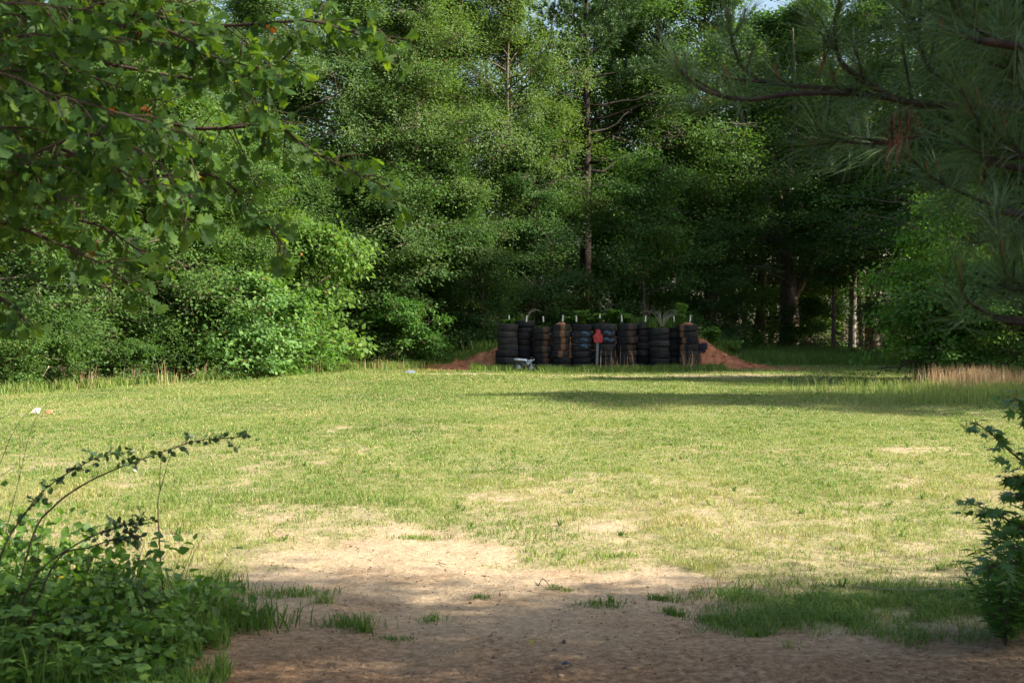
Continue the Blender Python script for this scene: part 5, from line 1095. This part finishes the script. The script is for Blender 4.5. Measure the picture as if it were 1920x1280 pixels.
stick([at(345, 712, 34.7), at(362, 699, 34.9), at(378, 703, 35)], .02, 'pale bent stick by the stalks in the left wood margin', 'paletwig')
for k, (a_, lab) in enumerate([([(1425, 662, 57), (1445, 664, 57)], 'pale fallen log left of the forked oak'), ([(1430, 656, 58), (1447, 660, 58)], 'shorter pale stick above the fallen log'), ([(1530, 662, 58), (1552, 661, 58)], 'pale stick on the ground between the two trunks'), ([(1435, 686, 44.5), (1450, 688, 44.3)], 'small white stick on the red clay track')]):
    P = [at(*q) for q in a_]
    for q in P: q[2] = max(q[2], .05)
    stick([P[0], (P[0] + P[1]) / 2 + [0, 0, .03], P[1]], .045 if k < 3 else .03, lab, 'paletwig')
# brush pile of thin branches at the back right
mb = MB(); rng = rg(610)
for k in range(70):
    c = np.array([*at(rng.uniform(1500, 1700), 660, 58.2)[:2], 0]) + [0, rng.normal(0, .4), rng.uniform(.05, .5)]; d = rng.normal(0, 1, 3) * [1, .5, .25]; L_ = rng.uniform(.3, 1.1); tube(mb, np.array([c - d * L_ / 2, c + rng.normal(0, .05, 3), c + d * L_ / 2]), [.018, .014, .006], 4)
tag(mb.build('brush_pile', M['bark']), 'tangle of fallen grey branches behind the long grass at right', 'brush', kind='stuff')
# scraps of card on the left of the field
def scrap(px, py, D, sx, sz, mat, label, seed, name='card_scrap', cat='litter'):
    rng = rg(seed); b = at(px, py, D); mb = MB(); n_ = 6; th = np.linspace(0, 1, n_); V = []
    for k, t in enumerate(th):
        for q in range(5):
            u = q / 4 - .5; V.append((u * sx * (1 - .3 * t) + rng.normal(0, sx * .04), -.06 + t * .16 + rng.normal(0, .01), sz * math.sin(t * 2.2 + .2) * (1 - .5 * abs(u)) + rng.normal(0, sz * .06)))
    V = np.array(V); V2 = V + [0, 0, -.008]; Fq = [[k * 5 + q, k * 5 + q + 1, (k + 1) * 5 + q + 1, (k + 1) * 5 + q] for k in range(n_ - 1) for q in range(4)]; F2 = [[a_ + 30 for a_ in f[::-1]] for f in Fq]
    mb.add(np.vstack([V, V2]), np.array(Fq + F2)); o = mb.build(name, M[mat]); o.location = (b[0], b[1], .02); tag(o, label, cat, 'scraps lying on the field')
scrap(68, 779, 22.4, .15, .10, 'cardboard', 'crumpled white scrap on the left of the field', 1)
scrap(92, 779, 22.3, .15, .07, 'brownscrap', 'crumpled brown scrap right beside the white one', 2)
scrap(770, 701, 38.3, .30, .08, 'bluegrey', 'blue grey scrap in the grass left of the tyre wall', 3, 'plastic_sheet')
# yellow flower and yellow leaf
b = at(118, 1083, 6.35); rt = empty('yellow_flower', (b[0], b[1], 0)); tag(rt, 'single yellow flower in the left undergrowth', 'flower')
mb = MB(); tube(mb, np.array([[0, 0, 0], [.01, 0, b[2] * .5], [0, 0, b[2]]]), [.003, .002, .002], 5); mb.build('stem', M['vine'], rt)
mb = MB(); a = np.arange(16) * 2 * np.pi / 16; leaves(mb, np.tile([[0, 0, b[2]]], (16, 1)), np.column_stack([np.cos(a), np.sin(a) * .8 - .1, .35 + 0 * a]), np.tile([[0, -.3, 1.]], (16, 1)), np.full(16, .022), TL_OVAL, .5); mb.build('petals', M['petal'], rt)
p = gp(995, 1213, .006); mb = MB(); leaves(mb, np.zeros((1, 3)), np.array([[.2, .3, .9]]), np.array([[0, -1, .3]]), .03, TL_OVAL, np.array([.9])); o = mb.build('fallen_leaf', M['grass']); o.location = p; o.color = (1, 1.1, .3, 1); tag(o, 'small yellow leaf standing on the shaded path', 'leaf')
